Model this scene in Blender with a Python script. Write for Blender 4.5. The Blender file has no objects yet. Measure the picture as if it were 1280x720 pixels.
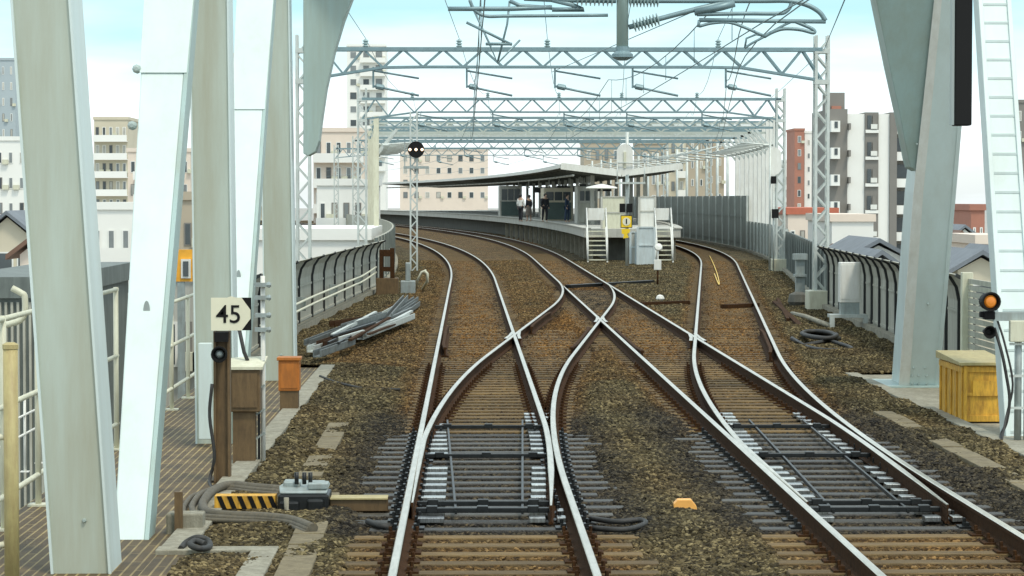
import bpy, bmesh, math, random
from mathutils import Vector, Matrix
import numpy as np
random.seed(7); np.random.seed(7)
sc = bpy.context.scene
COL = sc.collection
R_ = math.radians

# ------------------------------------------------------------------ camera
FPX, HC = 3150.0, 2.75
YAW, PITCH = (640-584)/FPX, (360-248)/FPX
cam_d = bpy.data.cameras.new('camera'); cam = bpy.data.objects.new('camera', cam_d); COL.objects.link(cam)
cam.location = (0, 0, HC); cam.rotation_euler = (math.pi/2-PITCH, 0, -YAW)
cam_d.sensor_width = 36; cam_d.lens = FPX/1280*36; cam_d.clip_end = 6000; cam_d.clip_start = 0.05
sc.camera = cam

# ------------------------------------------------------------------ world, sun, exposure
SUN_EL, SUN_AZ = R_(60), R_(148)
w = bpy.data.worlds.new('World'); sc.world = w; w.use_nodes = True
nt = w.node_tree; nt.nodes.clear()
def N(t, typ, **kw):
    n = t.nodes.new(typ)
    for k, v in kw.items():
        setattr(n, k, v)
    return n
out = N(nt, 'ShaderNodeOutputWorld'); bg = N(nt, 'ShaderNodeBackground')
sky = N(nt, 'ShaderNodeTexSky', sky_type='NISHITA', sun_disc=False, sun_elevation=SUN_EL, sun_rotation=SUN_AZ)
sky.air_density = 1.0; sky.dust_density = 1.2; sky.ozone_density = 1.5
tc = N(nt, 'ShaderNodeTexCoord'); mp = N(nt, 'ShaderNodeMapping'); mp.inputs['Scale'].default_value = (5, 5, 26)
nz = N(nt, 'ShaderNodeTexNoise'); nz.inputs['Scale'].default_value = 1.6; nz.inputs['Detail'].default_value = 6
rp = N(nt, 'ShaderNodeValToRGB')
rp.color_ramp.elements[0].position = .36; rp.color_ramp.elements[0].color = (.48, .48, .48, 1)
rp.color_ramp.elements[1].position = .62; rp.color_ramp.elements[1].color = (.95, .95, .95, 1)
mx = N(nt, 'ShaderNodeMix', data_type='RGBA'); mx.inputs[7].default_value = (7.6, 8.3, 8.5, 1)
nt.links.new(tc.outputs['Generated'], mp.inputs[0]); nt.links.new(mp.outputs[0], nz.inputs['Vector'])
nt.links.new(nz.outputs['Fac'], rp.inputs[0]); nt.links.new(rp.outputs[0], mx.inputs[0])
nt.links.new(sky.outputs[0], mx.inputs[6])
sxy = N(nt, 'ShaderNodeSeparateXYZ'); nt.links.new(tc.outputs['Generated'], sxy.inputs[0])
addn = N(nt, 'ShaderNodeMath', operation='MULTIPLY_ADD'); nt.links.new(nz.outputs['Fac'], addn.inputs[0]); addn.inputs[1].default_value = -.055; nt.links.new(sxy.outputs['Z'], addn.inputs[2])
rz = N(nt, 'ShaderNodeValToRGB'); rz.color_ramp.elements[0].position = 0; rz.color_ramp.elements[0].color = (0, 0, 0, 1)
rz.color_ramp.elements[1].position = .05; rz.color_ramp.elements[1].color = (.85, .85, .85, 1); e_ = rz.color_ramp.elements.new(.13); e_.color = (.15, .15, .15, 1)
nt.links.new(addn.outputs[0], rz.inputs[0])
mx2 = N(nt, 'ShaderNodeMix', data_type='RGBA'); mx2.inputs[7].default_value = (2.7, 5.0, 5.5, 1)
nt.links.new(rz.outputs[0], mx2.inputs[0]); nt.links.new(mx.outputs[2], mx2.inputs[6]); nt.links.new(mx2.outputs[2], bg.inputs[0])
nt.links.new(bg.outputs[0], out.inputs[0]); bg.inputs[1].default_value = 0.12
sd = bpy.data.lights.new('sun', 'SUN'); sun = bpy.data.objects.new('sun', sd); COL.objects.link(sun)
sd.energy = 1.5; sd.angle = R_(10); sd.color = (1, .92, .78)
sdir = Vector((math.sin(SUN_AZ)*math.cos(SUN_EL), math.cos(SUN_AZ)*math.cos(SUN_EL), math.sin(SUN_EL)))
sun.rotation_euler = sdir.to_track_quat('Z', 'Y').to_euler(); sun.location = sdir*60
sc.view_settings.view_transform = 'Standard'; sc.view_settings.look = 'None'
sc.view_settings.gamma = 1; sc.view_settings.use_curve_mapping = False
sc.view_settings.exposure = 0.6
sc.cycles.max_bounces = 6

# ------------------------------------------------------------------ helpers
ROT = cam.rotation_euler.to_matrix()
def ray(px, py):
    return ROT @ Vector(((px-640)/FPX, -(py-360)/FPX, -1))
def G(px, py, z=-.2):                  # ground point under a sight line
    r = ray(px, py); k = (z-HC)/r.z
    return Vector((r.x*k, r.y*k, z))
def P(px, py, d):                      # point at distance d along the track
    r = ray(px, py); k = d/r.y
    return Vector((r.x*k, d, HC+r.z*k))

def tag(o, label=None, cat=None, group=None, kind=None):
    if label: o['label'] = label
    if cat: o['category'] = cat
    if group: o['group'] = group
    if kind: o['kind'] = kind
    return o
def thing(name, label, cat, loc, group=None, rz=0):
    o = bpy.data.objects.new(name, None); COL.objects.link(o)
    o.location = loc; o.rotation_euler = (0, 0, rz); o.empty_display_size = .2
    return tag(o, label, cat, group)
def copy_tree(o, parent=None):
    c = o.copy(); COL.objects.link(c)
    if parent is not None: c.parent = parent
    for ch in list(o.children): copy_tree(ch, c)
    return c

def catmull(p, k=5):
    q = [p[0]*2-p[1]]+p+[p[-1]*2-p[-2]]; o = []
    for i in range(1, len(q)-2):
        a, b, c, d = q[i-1:i+3]
        for j in range(k):
            t = j/k; o.append(.5*((2*b)+(c-a)*t+(2*a-5*b+4*c-d)*t*t+(3*b-a-3*c+d)*t**3))
    return o+[p[-1]]
class MB:
    def __init__(s): s.v = []; s.f = []; s.m = []; s.rnd = set()
    def add(s, vs, fs, mi=0):
        b = len(s.v); s.v += [tuple(x) for x in vs]
        s.f += [tuple(i+b for i in f) for f in fs]; s.m += [mi]*len(fs); return s
    def box(s, c, size, rot=None, mi=0):
        x, y, z = (k/2 for k in size)
        vs = [Vector((a*x, b*y, e*z)) for e in (-1, 1) for b in (-1, 1) for a in (-1, 1)]
        if rot is not None: vs = [rot @ v for v in vs]
        c = Vector(c)
        return s.add([v+c for v in vs], [(0,2,3,1),(4,5,7,6),(0,1,5,4),(2,6,7,3),(0,4,6,2),(1,3,7,5)], mi)
    def lohi(s, lo, hi, mi=0):
        return s.box([(a+b)/2 for a, b in zip(lo, hi)], [b-a for a, b in zip(lo, hi)], None, mi)
    def beam(s, a, b, wd, h, up=(0, 0, 1), mi=0):
        a, b = Vector(a), Vector(b); d = b-a; L = d.length; d.normalize()
        up = Vector(up)
        if abs(d.dot(up)) > .99: up = Vector((0, 1, 0))
        x = d.cross(up).normalized(); z = x.cross(d)
        return s.box((a+b)/2, (wd, L, h), Matrix((x, d, z)).transposed(), mi)
    def tube(s, pts, r, n=8, mi=0, cap=True):
        pts = [Vector(p) for p in pts]
        if 5 <= len(pts) <= 12 and not isinstance(r, (list, tuple)): pts = catmull(pts)
        rr = r if isinstance(r, (list, tuple)) else [r]*len(pts)
        vs = []; fs = []; ref = None
        for i, p in enumerate(pts):
            t = (pts[min(i+1, len(pts)-1)]-pts[max(i-1, 0)]).normalized()
            if ref is None: ref = Vector((0, 0, 1)) if abs(t.z) < .9 else Vector((1, 0, 0))
            u = (ref - t*ref.dot(t)).normalized(); ref = u; q = t.cross(u)
            for k in range(n):
                a = 2*math.pi*k/n; vs.append(p+(u*math.cos(a)+q*math.sin(a))*rr[i])
        for i in range(len(pts)-1):
            for k in range(n):
                fs.append((i*n+k, i*n+(k+1) % n, (i+1)*n+(k+1) % n, (i+1)*n+k))
        s.rnd |= set(range(len(s.f), len(s.f)+len(fs)))
        if cap:
            fs.append(tuple(range(n-1, -1, -1))); e = (len(pts)-1)*n; fs.append(tuple(e+k for k in range(n)))
        return s.add(vs, fs, mi)
    def prism(s, poly, vec, mi=0):     # polygon of 3-D points extruded along vec
        n = len(poly); vec = Vector(vec); p = [Vector(q) for q in poly]
        vs = p+[q+vec for q in p]
        fs = [tuple(range(n-1, -1, -1)), tuple(range(n, 2*n))]+[(i, (i+1) % n, n+(i+1) % n, n+i) for i in range(n)]
        return s.add(vs, fs, mi)
    def lathe(s, prof, c, axis=(0, 0, 1), n=16, mi=0):  # prof = [(r, h)]
        ax = Vector(axis).normalized(); ref = Vector((1, 0, 0)) if abs(ax.x) < .9 else Vector((0, 0, 1))
        u = (ref-ax*ref.dot(ax)).normalized(); q = ax.cross(u); c = Vector(c)
        vs = [c+ax*h+(u*math.cos(2*math.pi*k/n)+q*math.sin(2*math.pi*k/n))*max(r, 1e-4) for r, h in prof for k in range(n)]
        fs = [(i*n+k, i*n+(k+1) % n, (i+1)*n+(k+1) % n, (i+1)*n+k) for i in range(len(prof)-1) for k in range(n)]
        fs.append(tuple(range(n-1, -1, -1))); e = (len(prof)-1)*n; fs.append(tuple(e+k for k in range(n)))
        return s.add(vs, fs, mi)
    def build(s, name, mats, parent=None, bevel=0, smooth=False):
        me = bpy.data.meshes.new(name)
        V = [Vector(v) for v in s.v]
        if parent is not None:
            org = parent.location.copy()
            p = parent
            while p.parent is not None: p = p.parent; org = org + p.location
        else:
            lo = [min(v[i] for v in V) for i in range(3)]; hi = [max(v[i] for v in V) for i in range(3)]
            org = Vector(((lo[0]+hi[0])/2, (lo[1]+hi[1])/2, lo[2]))
        me.from_pydata([v-org for v in V], [], s.f)
        if not isinstance(mats, (list, tuple)): mats = [mats]
        for m in mats: me.materials.append(m)
        for p, mi in zip(me.polygons, s.m): p.material_index = mi
        bm = bmesh.new(); bm.from_mesh(me); bmesh.ops.recalc_face_normals(bm, faces=bm.faces); bm.to_mesh(me); bm.free()
        if smooth:
            me.polygons.foreach_set('use_smooth', [True]*len(me.polygons))
        for i_ in s.rnd: me.polygons[i_].use_smooth = True
        me.update()
        o = bpy.data.objects.new(name, me); COL.objects.link(o)
        if parent is not None: o.parent = parent
        else: o.location = org
        if bevel:
            b = o.modifiers.new('bevel', 'BEVEL'); b.width = bevel; b.segments = 2; b.limit_method = 'ANGLE'; b.angle_limit = R_(40)
        return o

def text_part(name, txt, size, loc, mat, parent, bold=.0, rot=(math.pi/2, 0, 0)):
    c = bpy.data.curves.new(name, 'FONT'); c.body = txt; c.size = size; c.align_x = 'CENTER'; c.align_y = 'CENTER'
    c.extrude = .002; c.offset = bold; c.materials.append(mat)
    tmp = bpy.data.objects.new(name+'_t', c); COL.objects.link(tmp)
    me = bpy.data.meshes.new_from_object(tmp.evaluated_get(bpy.context.evaluated_depsgraph_get())); bpy.data.objects.remove(tmp); me.name = name
    o = bpy.data.objects.new(name, me); COL.objects.link(o)
    o.parent = parent; o.location = Vector(loc)-parent.location; o.rotation_euler = rot
    return o

# ------------------------------------------------------------------ materials
MATS = {}
def mat(name, base, rough=.6, metal=0, var=.18, scale=3.0, dirt=None, dirt_amt=.0, bump=.0, bscale=40, stretch=(1, 1, 1), emit=None, spec=.5, objvar=0):
    m = bpy.data.materials.new(name); m.use_nodes = True; t = m.node_tree
    b = t.nodes['Principled BSDF']; b.inputs['Roughness'].default_value = rough; b.inputs['Metallic'].default_value = metal
    b.inputs['Specular IOR Level'].default_value = spec
    geo = N(t, 'ShaderNodeNewGeometry'); mpn = N(t, 'ShaderNodeMapping'); mpn.inputs['Scale'].default_value = stretch
    t.links.new(geo.outputs['Position'], mpn.inputs[0])
    n1 = N(t, 'ShaderNodeTexNoise'); n1.inputs['Scale'].default_value = scale; n1.inputs['Detail'].default_value = 7; n1.inputs['Roughness'].default_value = .65
    t.links.new(mpn.outputs[0], n1.inputs['Vector'])
    rmp = N(t, 'ShaderNodeValToRGB'); e = rmp.color_ramp.elements
    e[0].position = .3; e[1].position = .7
    e[0].color = tuple(max(0, c*(1-var)) for c in base)+(1,); e[1].color = tuple(min(1, c*(1+var)) for c in base)+(1,)
    t.links.new(n1.outputs['Fac'], rmp.inputs[0]); col = rmp.outputs[0]
    if dirt:
        n2 = N(t, 'ShaderNodeTexNoise'); n2.inputs['Scale'].default_value = scale*1.9; n2.inputs['Detail'].default_value = 8; n2.inputs['Roughness'].default_value = .72
        mp2 = N(t, 'ShaderNodeMapping'); mp2.inputs['Scale'].default_value = (stretch[0]*2, stretch[1]*2, stretch[2]*.35); mp2.inputs['Location'].default_value = (3, 7, 1)
        t.links.new(geo.outputs['Position'], mp2.inputs[0]); t.links.new(mp2.outputs[0], n2.inputs['Vector'])
        r2 = N(t, 'ShaderNodeValToRGB'); r2.color_ramp.elements[0].position = .5-.12; r2.color_ramp.elements[0].color = (0, 0, 0, 1)
        r2.color_ramp.elements[1].position = .72; r2.color_ramp.elements[1].color = (dirt_amt,)*3+(1,)
        t.links.new(n2.outputs['Fac'], r2.inputs[0])
        mxx = N(t, 'ShaderNodeMix', data_type='RGBA'); mxx.inputs[7].default_value = tuple(dirt)+(1,)
        t.links.new(r2.outputs[0], mxx.inputs[0]); t.links.new(col, mxx.inputs[6]); col = mxx.outputs[2]
    if objvar:
        oi = N(t, 'ShaderNodeObjectInfo'); ro = N(t, 'ShaderNodeValToRGB'); ro.color_ramp.elements[0].color = (1-objvar, 1-objvar, 1-objvar*.9, 1); ro.color_ramp.elements[1].color = (1+objvar, 1+objvar*.92, 1+objvar*.8, 1)
        t.links.new(oi.outputs['Random'], ro.inputs[0]); mo = N(t, 'ShaderNodeMix', data_type='RGBA', blend_type='MULTIPLY'); mo.inputs[0].default_value = 1
        t.links.new(col, mo.inputs[6]); t.links.new(ro.outputs[0], mo.inputs[7]); col = mo.outputs[2]
    t.links.new(col, b.inputs['Base Color'])
    if bump:
        n3 = N(t, 'ShaderNodeTexNoise'); n3.inputs['Scale'].default_value = bscale; n3.inputs['Detail'].default_value = 5
        t.links.new(geo.outputs['Position'], n3.inputs['Vector'])
        bp = N(t, 'ShaderNodeBump'); bp.inputs['Strength'].default_value = bump; bp.inputs['Distance'].default_value = .02
        t.links.new(n3.outputs['Fac'], bp.inputs['Height']); t.links.new(bp.outputs[0], b.inputs['Normal'])
    if emit:
        b.inputs['Emission Color'].default_value = tuple(emit[:3])+(1,); b.inputs['Emission Strength'].default_value = emit[3]
    MATS[name] = m; return m

M_bridge = mat('bridge_paint', (.34, .46, .44), .42, 0, .06, .7, (.24, .21, .11), .4, .05, 6, (1, 1, .5))
M_bridge2 = mat('bridge_paint_pale', (.60, .70, .68), .4, 0, .05, .7, (.35, .33, .24), .25, .04, 6, (1, 1, .5))
M_sage = mat('sage_post_paint', (.43, .49, .425), .5, 0, .06, .7, (.28, .23, .12), .5, .05, 6, (1, 1, .5))
M_bolt = mat('bolt_steel', (.36, .43, .40), .5, .2)
M_gal = mat('galvanised', (.36, .42, .41), .5, .45, .15, 4, (.18, .13, .08), .4)
M_gal_w = mat('pale_galvanised', (.55, .60, .57), .5, .2, .12, 3, (.25, .2, .12), .3)
M_catsteel = mat('catenary_steel', (.20, .29, .31), .5, .4, .15, 4)
M_rust = mat('rusty_steel', (.032, .017, .008), .9, 0, .45, 14, (.10, .042, .012), .7, .3, 90, spec=.15)
M_rail_top = mat('polished_rail_head', (.80, .73, .62), .3, 1, .1, 5, (.30, .25, .18), .5, stretch=(1, .12, 1))
M_sleeper = mat('weathered_sleeper', (.150, .100, .037), .85, 0, .5, 7, (.07, .045, .02), .75, .6, 60, (.4, 3, 3), objvar=.33)
M_sleeper_oil = mat('oily_sleeper', (.056, .050, .036), .5, 0, .5, 8, (.012, .012, .012), .85, .6, 60, (.4, 3, 3), objvar=.35)
M_chair = mat('worn_slide_steel', (.62, .64, .62), .32, 1, .2, 18, (.10, .08, .05), .7, objvar=.25)
M_black_steel = mat('greasy_black_steel', (.014, .016, .016), .42, .3, .4, 15)
M_conc = mat('concrete', (.30, .285, .22), .85, 0, .2, 3, (.10, .085, .05), .75, .3, 60)
M_conc_brown = mat('brown_stained_concrete', (.20, .165, .095), .85, 0, .25, 3, (.08, .06, .03), .75, .3, 60)
M_conc_pale = mat('pale_concrete', (.47, .47, .42), .8, 0, .12, 1.2, (.2, .18, .13), .5, .15, 40, (1, 1, .5))
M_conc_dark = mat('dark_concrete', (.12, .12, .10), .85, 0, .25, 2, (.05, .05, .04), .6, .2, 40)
M_panel = mat('grey_barrier_panel', (.42, .42, .35), .7, 0, .15, 1.5, (.16, .15, .11), .6, .1, 30, (1, 1, .6))
M_panel_dark = mat('dark_barrier_panel', (.15, .175, .16), .65, 0, .2, 1.5, (.05, .06, .055), .6, .1, 30, (1, 1, .6))
M_panel_mid = mat('green_grey_barrier_panel', (.24, .27, .24), .65, 0, .2, 1.5, (.08, .09, .08), .6, .1, 30, (1, 1, .6))
M_panel_post = mat('black_barrier_post', (.03, .033, .033), .6, .2)
M_tan = mat('tan_pipe_paint', (.42, .36, .16), .55, 0, .15, 5, (.18, .1, .04), .5)
M_white = mat('white_paint', (.74, .75, .70), .5, 0, .05, 2, (.4, .36, .26), .35)
M_offwhite = mat('cream_paint', (.62, .62, .48), .5, 0, .06, 3, (.3, .25, .14), .4)
M_signwhite = mat('sign_enamel', (.74, .72, .55), .35, 0, .03, 6)
M_black = mat('black_enamel', (.008, .008, .008), .6, spec=.2)
M_rubber = mat('black_rubber', (.03, .03, .028), .65, 0, .3, 12)
M_cable = mat('dusty_cable', (.085, .078, .06), .7, 0, .3, 12, (.2, .16, .09), .5)
M_brownbox = mat('brown_cabinet_paint', (.10, .062, .025), .6, 0, .25, 6, (.22, .14, .06), .5)
M_orange = mat('orange_cabinet_paint', (.48, .16, .022), .5, 0, .15, 6, (.14, .06, .02), .5)
M_yellow = mat('yellow_paint', (.74, .42, .045), .6, 0, .15, 5, (.16, .06, .012), .8, .1, 50)
M_yellow_sign = mat('yellow_sign_enamel', (.85, .58, .02), .4, 0, .05)
M_marker = mat('orange_marker_paint', (.85, .42, .10), .5)
M_amber = mat('amber_lamp', (.62, .20, .02), .3, 0, .05, emit=(1, .30, .02, .08))
M_lamp_w = mat('lit_white_lamp', (.9, .9, .8), .3, 0, .05, emit=(1, .62, .35, 2.2))
M_insul = mat('porcelain_insulator', (.30, .40, .40), .25)
M_glass = mat('window_glass', (.06, .075, .08), .12, 0, .3, .3)
M_glass_hazed = mat('hazed_window_glass', (.20, .22, .22), .25, 0, .3, .3)  # distance haze put into the pane colour as a lighter tone
M_curtain = mat('curtained_glass', (.42, .41, .36), .3, 0, .2, 1)
M_wallwhite = mat('white_render', (.78, .78, .73), .8, 0, .04, .15)
M_wallgrey = mat('grey_tile_wall', (.20, .19, .17), .8, 0, .08, .2)
M_wallbrown = mat('taupe_tile_wall', (.42, .36, .27), .8, 0, .08, .2)
M_wallred = mat('red_brick_wall', (.36, .16, .11), .8, 0, .12, .2)
M_wallpink = mat('cream_wall', (.72, .62, .52), .8, 0, .06, .2)
M_wallbeige = mat('beige_wall', (.55, .50, .38), .8, 0, .08, .2)
M_roofgrey = mat('slate_roof', (.16, .18, .20), .7, 0, .15, 1, stretch=(1, 1, 1))
M_roofred = mat('red_roof', (.48, .14, .08), .7, 0, .15, 1)
M_roofbrown = mat('brown_roof', (.16, .09, .06), .7, 0, .15, 1)
M_skin = mat('skin', (.55, .36, .26), .6); M_hair = mat('black_hair', (.015, .012, .01), .6)
M_cl_white = mat('white_cloth', (.72, .72, .68), .9); M_cl_dark = mat('dark_cloth', (.025, .027, .032), .9)
M_cl_blue = mat('navy_cloth', (.03, .05, .09), .9); M_cl_grey = mat('grey_cloth', (.16, .14, .12), .9)
M_city = mat('city_ground', (.33, .32, .29), .9, 0, .15, .05)
M_tent = mat('roof_underside', (.46, .51, .46), .7, 0, .08, .25, (.3, .3, .24), .4)

# checker-plate walkway: brown plate with pale worn anti-slip bars
def walkway_mat():
    m = bpy.data.materials.new('walkway_plate'); m.use_nodes = True; t = m.node_tree; b = t.nodes['Principled BSDF']
    geo = N(t, 'ShaderNodeNewGeometry'); sx = N(t, 'ShaderNodeSeparateXYZ'); t.links.new(geo.outputs['Position'], sx.inputs[0])
    cb = N(t, 'ShaderNodeCombineXYZ'); t.links.new(sx.outputs['Y'], cb.inputs[0]); t.links.new(sx.outputs['X'], cb.inputs[1])
    br = N(t, 'ShaderNodeTexBrick'); br.inputs['Scale'].default_value = 1; br.inputs['Brick Width'].default_value = .95; br.inputs['Row Height'].default_value = .085
    br.inputs['Mortar Size'].default_value = .010; br.inputs['Mortar Smooth'].default_value = .2; br.offset = .5
    br.inputs['Color1'].default_value = (.075, .05, .02, 1); br.inputs['Color2'].default_value = (.098, .066, .026, 1); br.inputs['Mortar'].default_value = (.27, .21, .095, 1)
    t.links.new(cb.outputs[0], br.inputs['Vector'])
    nz2 = N(t, 'ShaderNodeTexNoise'); nz2.inputs['Scale'].default_value = 2.2; nz2.inputs['Detail'].default_value = 6
    t.links.new(geo.outputs['Position'], nz2.inputs['Vector'])
    mm = N(t, 'ShaderNodeMix', data_type='RGBA', blend_type='MULTIPLY'); mm.inputs[0].default_value = .8
    rm = N(t, 'ShaderNodeValToRGB'); rm.color_ramp.elements[0].position = .35; rm.color_ramp.elements[0].color = (.5, .48, .45, 1); rm.color_ramp.elements[1].position = .65; rm.color_ramp.elements[1].color = (1.25, 1.2, 1.1, 1)
    t.links.new(nz2.outputs['Fac'], rm.inputs[0]); t.links.new(br.outputs['Color'], mm.inputs[6]); t.links.new(rm.outputs[0], mm.inputs[7])
    t.links.new(mm.outputs[2], b.inputs['Base Color']); b.inputs['Roughness'].default_value = .7
    bp = N(t, 'ShaderNodeBump'); bp.inputs['Strength'].default_value = .5; bp.inputs['Distance'].default_value = .01; t.links.new(br.outputs['Fac'], bp.inputs['Height']); t.links.new(bp.outputs[0], b.inputs['Normal'])
    return m
M_walk = walkway_mat()

def ballast_mat(name, inst):
    m = bpy.data.materials.new(name); m.use_nodes = True; t = m.node_tree; b = t.nodes['Principled BSDF']; b.inputs['Roughness'].default_value = .9
    b.inputs['Specular IOR Level'].default_value = .25
    geo = N(t, 'ShaderNodeNewGeometry')
    at_r = N(t, 'ShaderNodeAttribute', attribute_type='INSTANCER' if inst else 'GEOMETRY', attribute_name='rust')
    at_o = N(t, 'ShaderNodeAttribute', attribute_type='INSTANCER' if inst else 'GEOMETRY', attribute_name='oil')
    if inst:
        oi = N(t, 'ShaderNodeObjectInfo'); src = oi.outputs['Random']
    else:
        vo = N(t, 'ShaderNodeTexVoronoi'); vo.inputs['Scale'].default_value = 21; t.links.new(geo.outputs['Position'], vo.inputs['Vector'])
        sp = N(t, 'ShaderNodeSeparateColor'); t.links.new(vo.outputs['Color'], sp.inputs[0]); src = sp.outputs[0]
        bp = N(t, 'ShaderNodeBump'); bp.inputs['Strength'].default_value = 1; bp.inputs['Distance'].default_value = .04; bp.invert = True
        t.links.new(vo.outputs['Distance'], bp.inputs['Height']); t.links.new(bp.outputs[0], b.inputs['Normal'])
    def ramp(cols):
        r = N(t, 'ShaderNodeValToRGB'); els = r.color_ramp.elements
        for i, (p, c) in enumerate(cols):
            e = els[i] if i < 2 else els.new(p)
            e.position = p; e.color = c+(1,)
        t.links.new(src, r.inputs[0]); return r.outputs[0]
    grey = ramp([(0, (.022, .018, .009)), (1, (.25, .21, .115)), (.35, (.052, .043, .021)), (.78, (.108, .089, .046))])
    rust = ramp([(0, (.032, .014, .003)), (1, (.29, .15, .042)), (.35, (.095, .046, .010)), (.78, (.17, .086, .021))])
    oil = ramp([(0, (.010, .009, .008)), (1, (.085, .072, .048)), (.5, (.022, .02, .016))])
    def mix(f, a, c):
        x = N(t, 'ShaderNodeMix', data_type='RGBA'); t.links.new(f, x.inputs[0]); t.links.new(a, x.inputs[6]); t.links.new(c, x.inputs[7]); return x.outputs[2]
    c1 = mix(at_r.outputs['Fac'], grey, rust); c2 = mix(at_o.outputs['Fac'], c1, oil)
    n = N(t, 'ShaderNodeTexNoise'); n.inputs['Scale'].default_value = .8; n.inputs['Detail'].default_value = 8; n.inputs['Roughness'].default_value = .7; t.links.new(geo.outputs['Position'], n.inputs['Vector'])
    rm = N(t, 'ShaderNodeValToRGB'); rm.color_ramp.elements[0].position = .3; rm.color_ramp.elements[0].color = (.6, .58, .54, 1); rm.color_ramp.elements[1].position = .7; rm.color_ramp.elements[1].color = (1.32, 1.28, 1.18, 1)
    t.links.new(n.outputs['Fac'], rm.inputs[0])
    mm = N(t, 'ShaderNodeMix', data_type='RGBA', blend_type='MULTIPLY'); mm.inputs[0].default_value = 1
    t.links.new(c2, mm.inputs[6]); t.links.new(rm.outputs[0], mm.inputs[7]); t.links.new(mm.outputs[2], b.inputs['Base Color'])
    return m
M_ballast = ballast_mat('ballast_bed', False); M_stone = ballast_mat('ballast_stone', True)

# ------------------------------------------------------------------ track geometry (y = distance ahead)
T1X, T2X = .2, 3.78
def t1(d): return T1X-max(0, d-85)**2/2000
def m_(d): return T2X-max(0, d-115)**2/2000
def off1(d):
    if d < 24: return 0
    if d < 44.3: return (d-24)**2/452
    if d < 63.7: return .9116+(d-44.3)*.0905
    if d < 84: return 3.58-(84-d)**2/452
    return 3.58
def off2_slow(d):
    x = 0; s = 0; y = 23.5; st = .25
    while y < d:
        k = 1/226 if y < 45 else 0 if y < 105 else -1/560 if y < 158 else -1/1000
        s += k*st; x += s*st; y += st
    return x
_tab = [off2_slow(23.5+i) for i in range(340)]
def off2(d):
    if d <= 23.5: return 0
    i = int(d-23.5); f = d-23.5-i; return _tab[i]*(1-f)+_tab[i+1]*f
def r_(d): return T2X+off2(d)
def wall_r(d): return r_(d)+2.7+max(0, 66-d)*.045
def wall_l(d):
    if d < 52: return -3.9
    if d < 80: return -3.9+(d-52)/28*1.0
    return t1(d)-3.1
HG = .75

PROF = [(-.0725, -.174), (-.0725, -.162), (-.014, -.145), (-.014, -.05), (-.0325, -.038), (-.0325, -.008), (-.026, 0),
        (.026, 0), (.0325, -.008), (.0325, -.038), (.014, -.05), (.014, -.145), (.0725, -.162), (.0725, -.174)]
def rail(name, fx, d0, d1, label, cat='rail', zo=0, group=None, taper0=None, taper1=None, parent=None, shine=1):
    ds = []; d = d0
    while d < d1:
        ds.append(d); d += .6 if d < 95 else 2.5
    ds.append(d1)
    mb = MB(); n = len(PROF); vs = []; fs = []; mi = []
    for i, d in enumerate(ds):
        x = fx(d); sl = (fx(d+.2)-fx(d-.2))/.4; L = math.hypot(1, sl); nx, ny = 1/L, -sl/L
        k = 1
        if taper0 and d < d0+taper0: k = .3+.7*(d-d0)/taper0
        if taper1 and d > d1-taper1: k = .3+.7*(d1-d)/taper1
        for (u, z) in PROF:
            vs.append((x+nx*u*k, d+ny*u*k, z+zo))
    for i in range(len(ds)-1):
        for j in range(n):
            j2 = (j+1) % n
            fs.append((i*n+j, i*n+j2, (i+1)*n+j2, (i+1)*n+j)); mi.append(1 if (j in (5, 6, 7) and shine) else 0)
    fs.append(tuple(range(n))); fs.append(tuple((len(ds)-1)*n+k for k in range(n))); mi += [0, 0]
    mb.v = vs; mb.f = fs; mb.m = mi
    o = mb.build(name, [M_rust, M_rail_top], parent)
    if parent is None: tag(o, label, cat, group)
    return o

# ------------------------------------------------------------------ ground: city, deck, ballast
b = MB(); b.lohi((-900, -200, -9.6), (1200, 3000, -9)); tag(b.build('ground', M_city), kind='structure')

def strip(f0, f1, d0, d1, z0, z1, step=2.0):
    mb = MB(); ds = list(np.arange(d0, d1, step))+[d1]; vs = []; fs = []
    for d in ds: vs += [(f0(d), d, z0), (f1(d), d, z0), (f1(d), d, z1), (f0(d), d, z1)]
    for i in range(len(ds)-1):
        for j in range(4): fs.append((i*4+j, i*4+(j+1) % 4, i*4+4+(j+1) % 4, i*4+4+j))
    fs += [(0, 1, 2, 3), tuple((len(ds)-1)*4+k for k in (3, 2, 1, 0))]
    mb.add(vs, fs); return mb
def xl(d): return -2.28 if d < 44 else wall_l(d)+.05
def xr(d): return 6.3 if d < 42 else wall_r(d)-.05
tag(strip(lambda d: -4.3 if d < 44 else wall_l(d)-.4, lambda d: 8.6 if d < 42 else wall_r(d)+.4, 6, 330, -1.4, -.26).build('bridge_deck', M_conc_dark), kind='structure')

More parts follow.
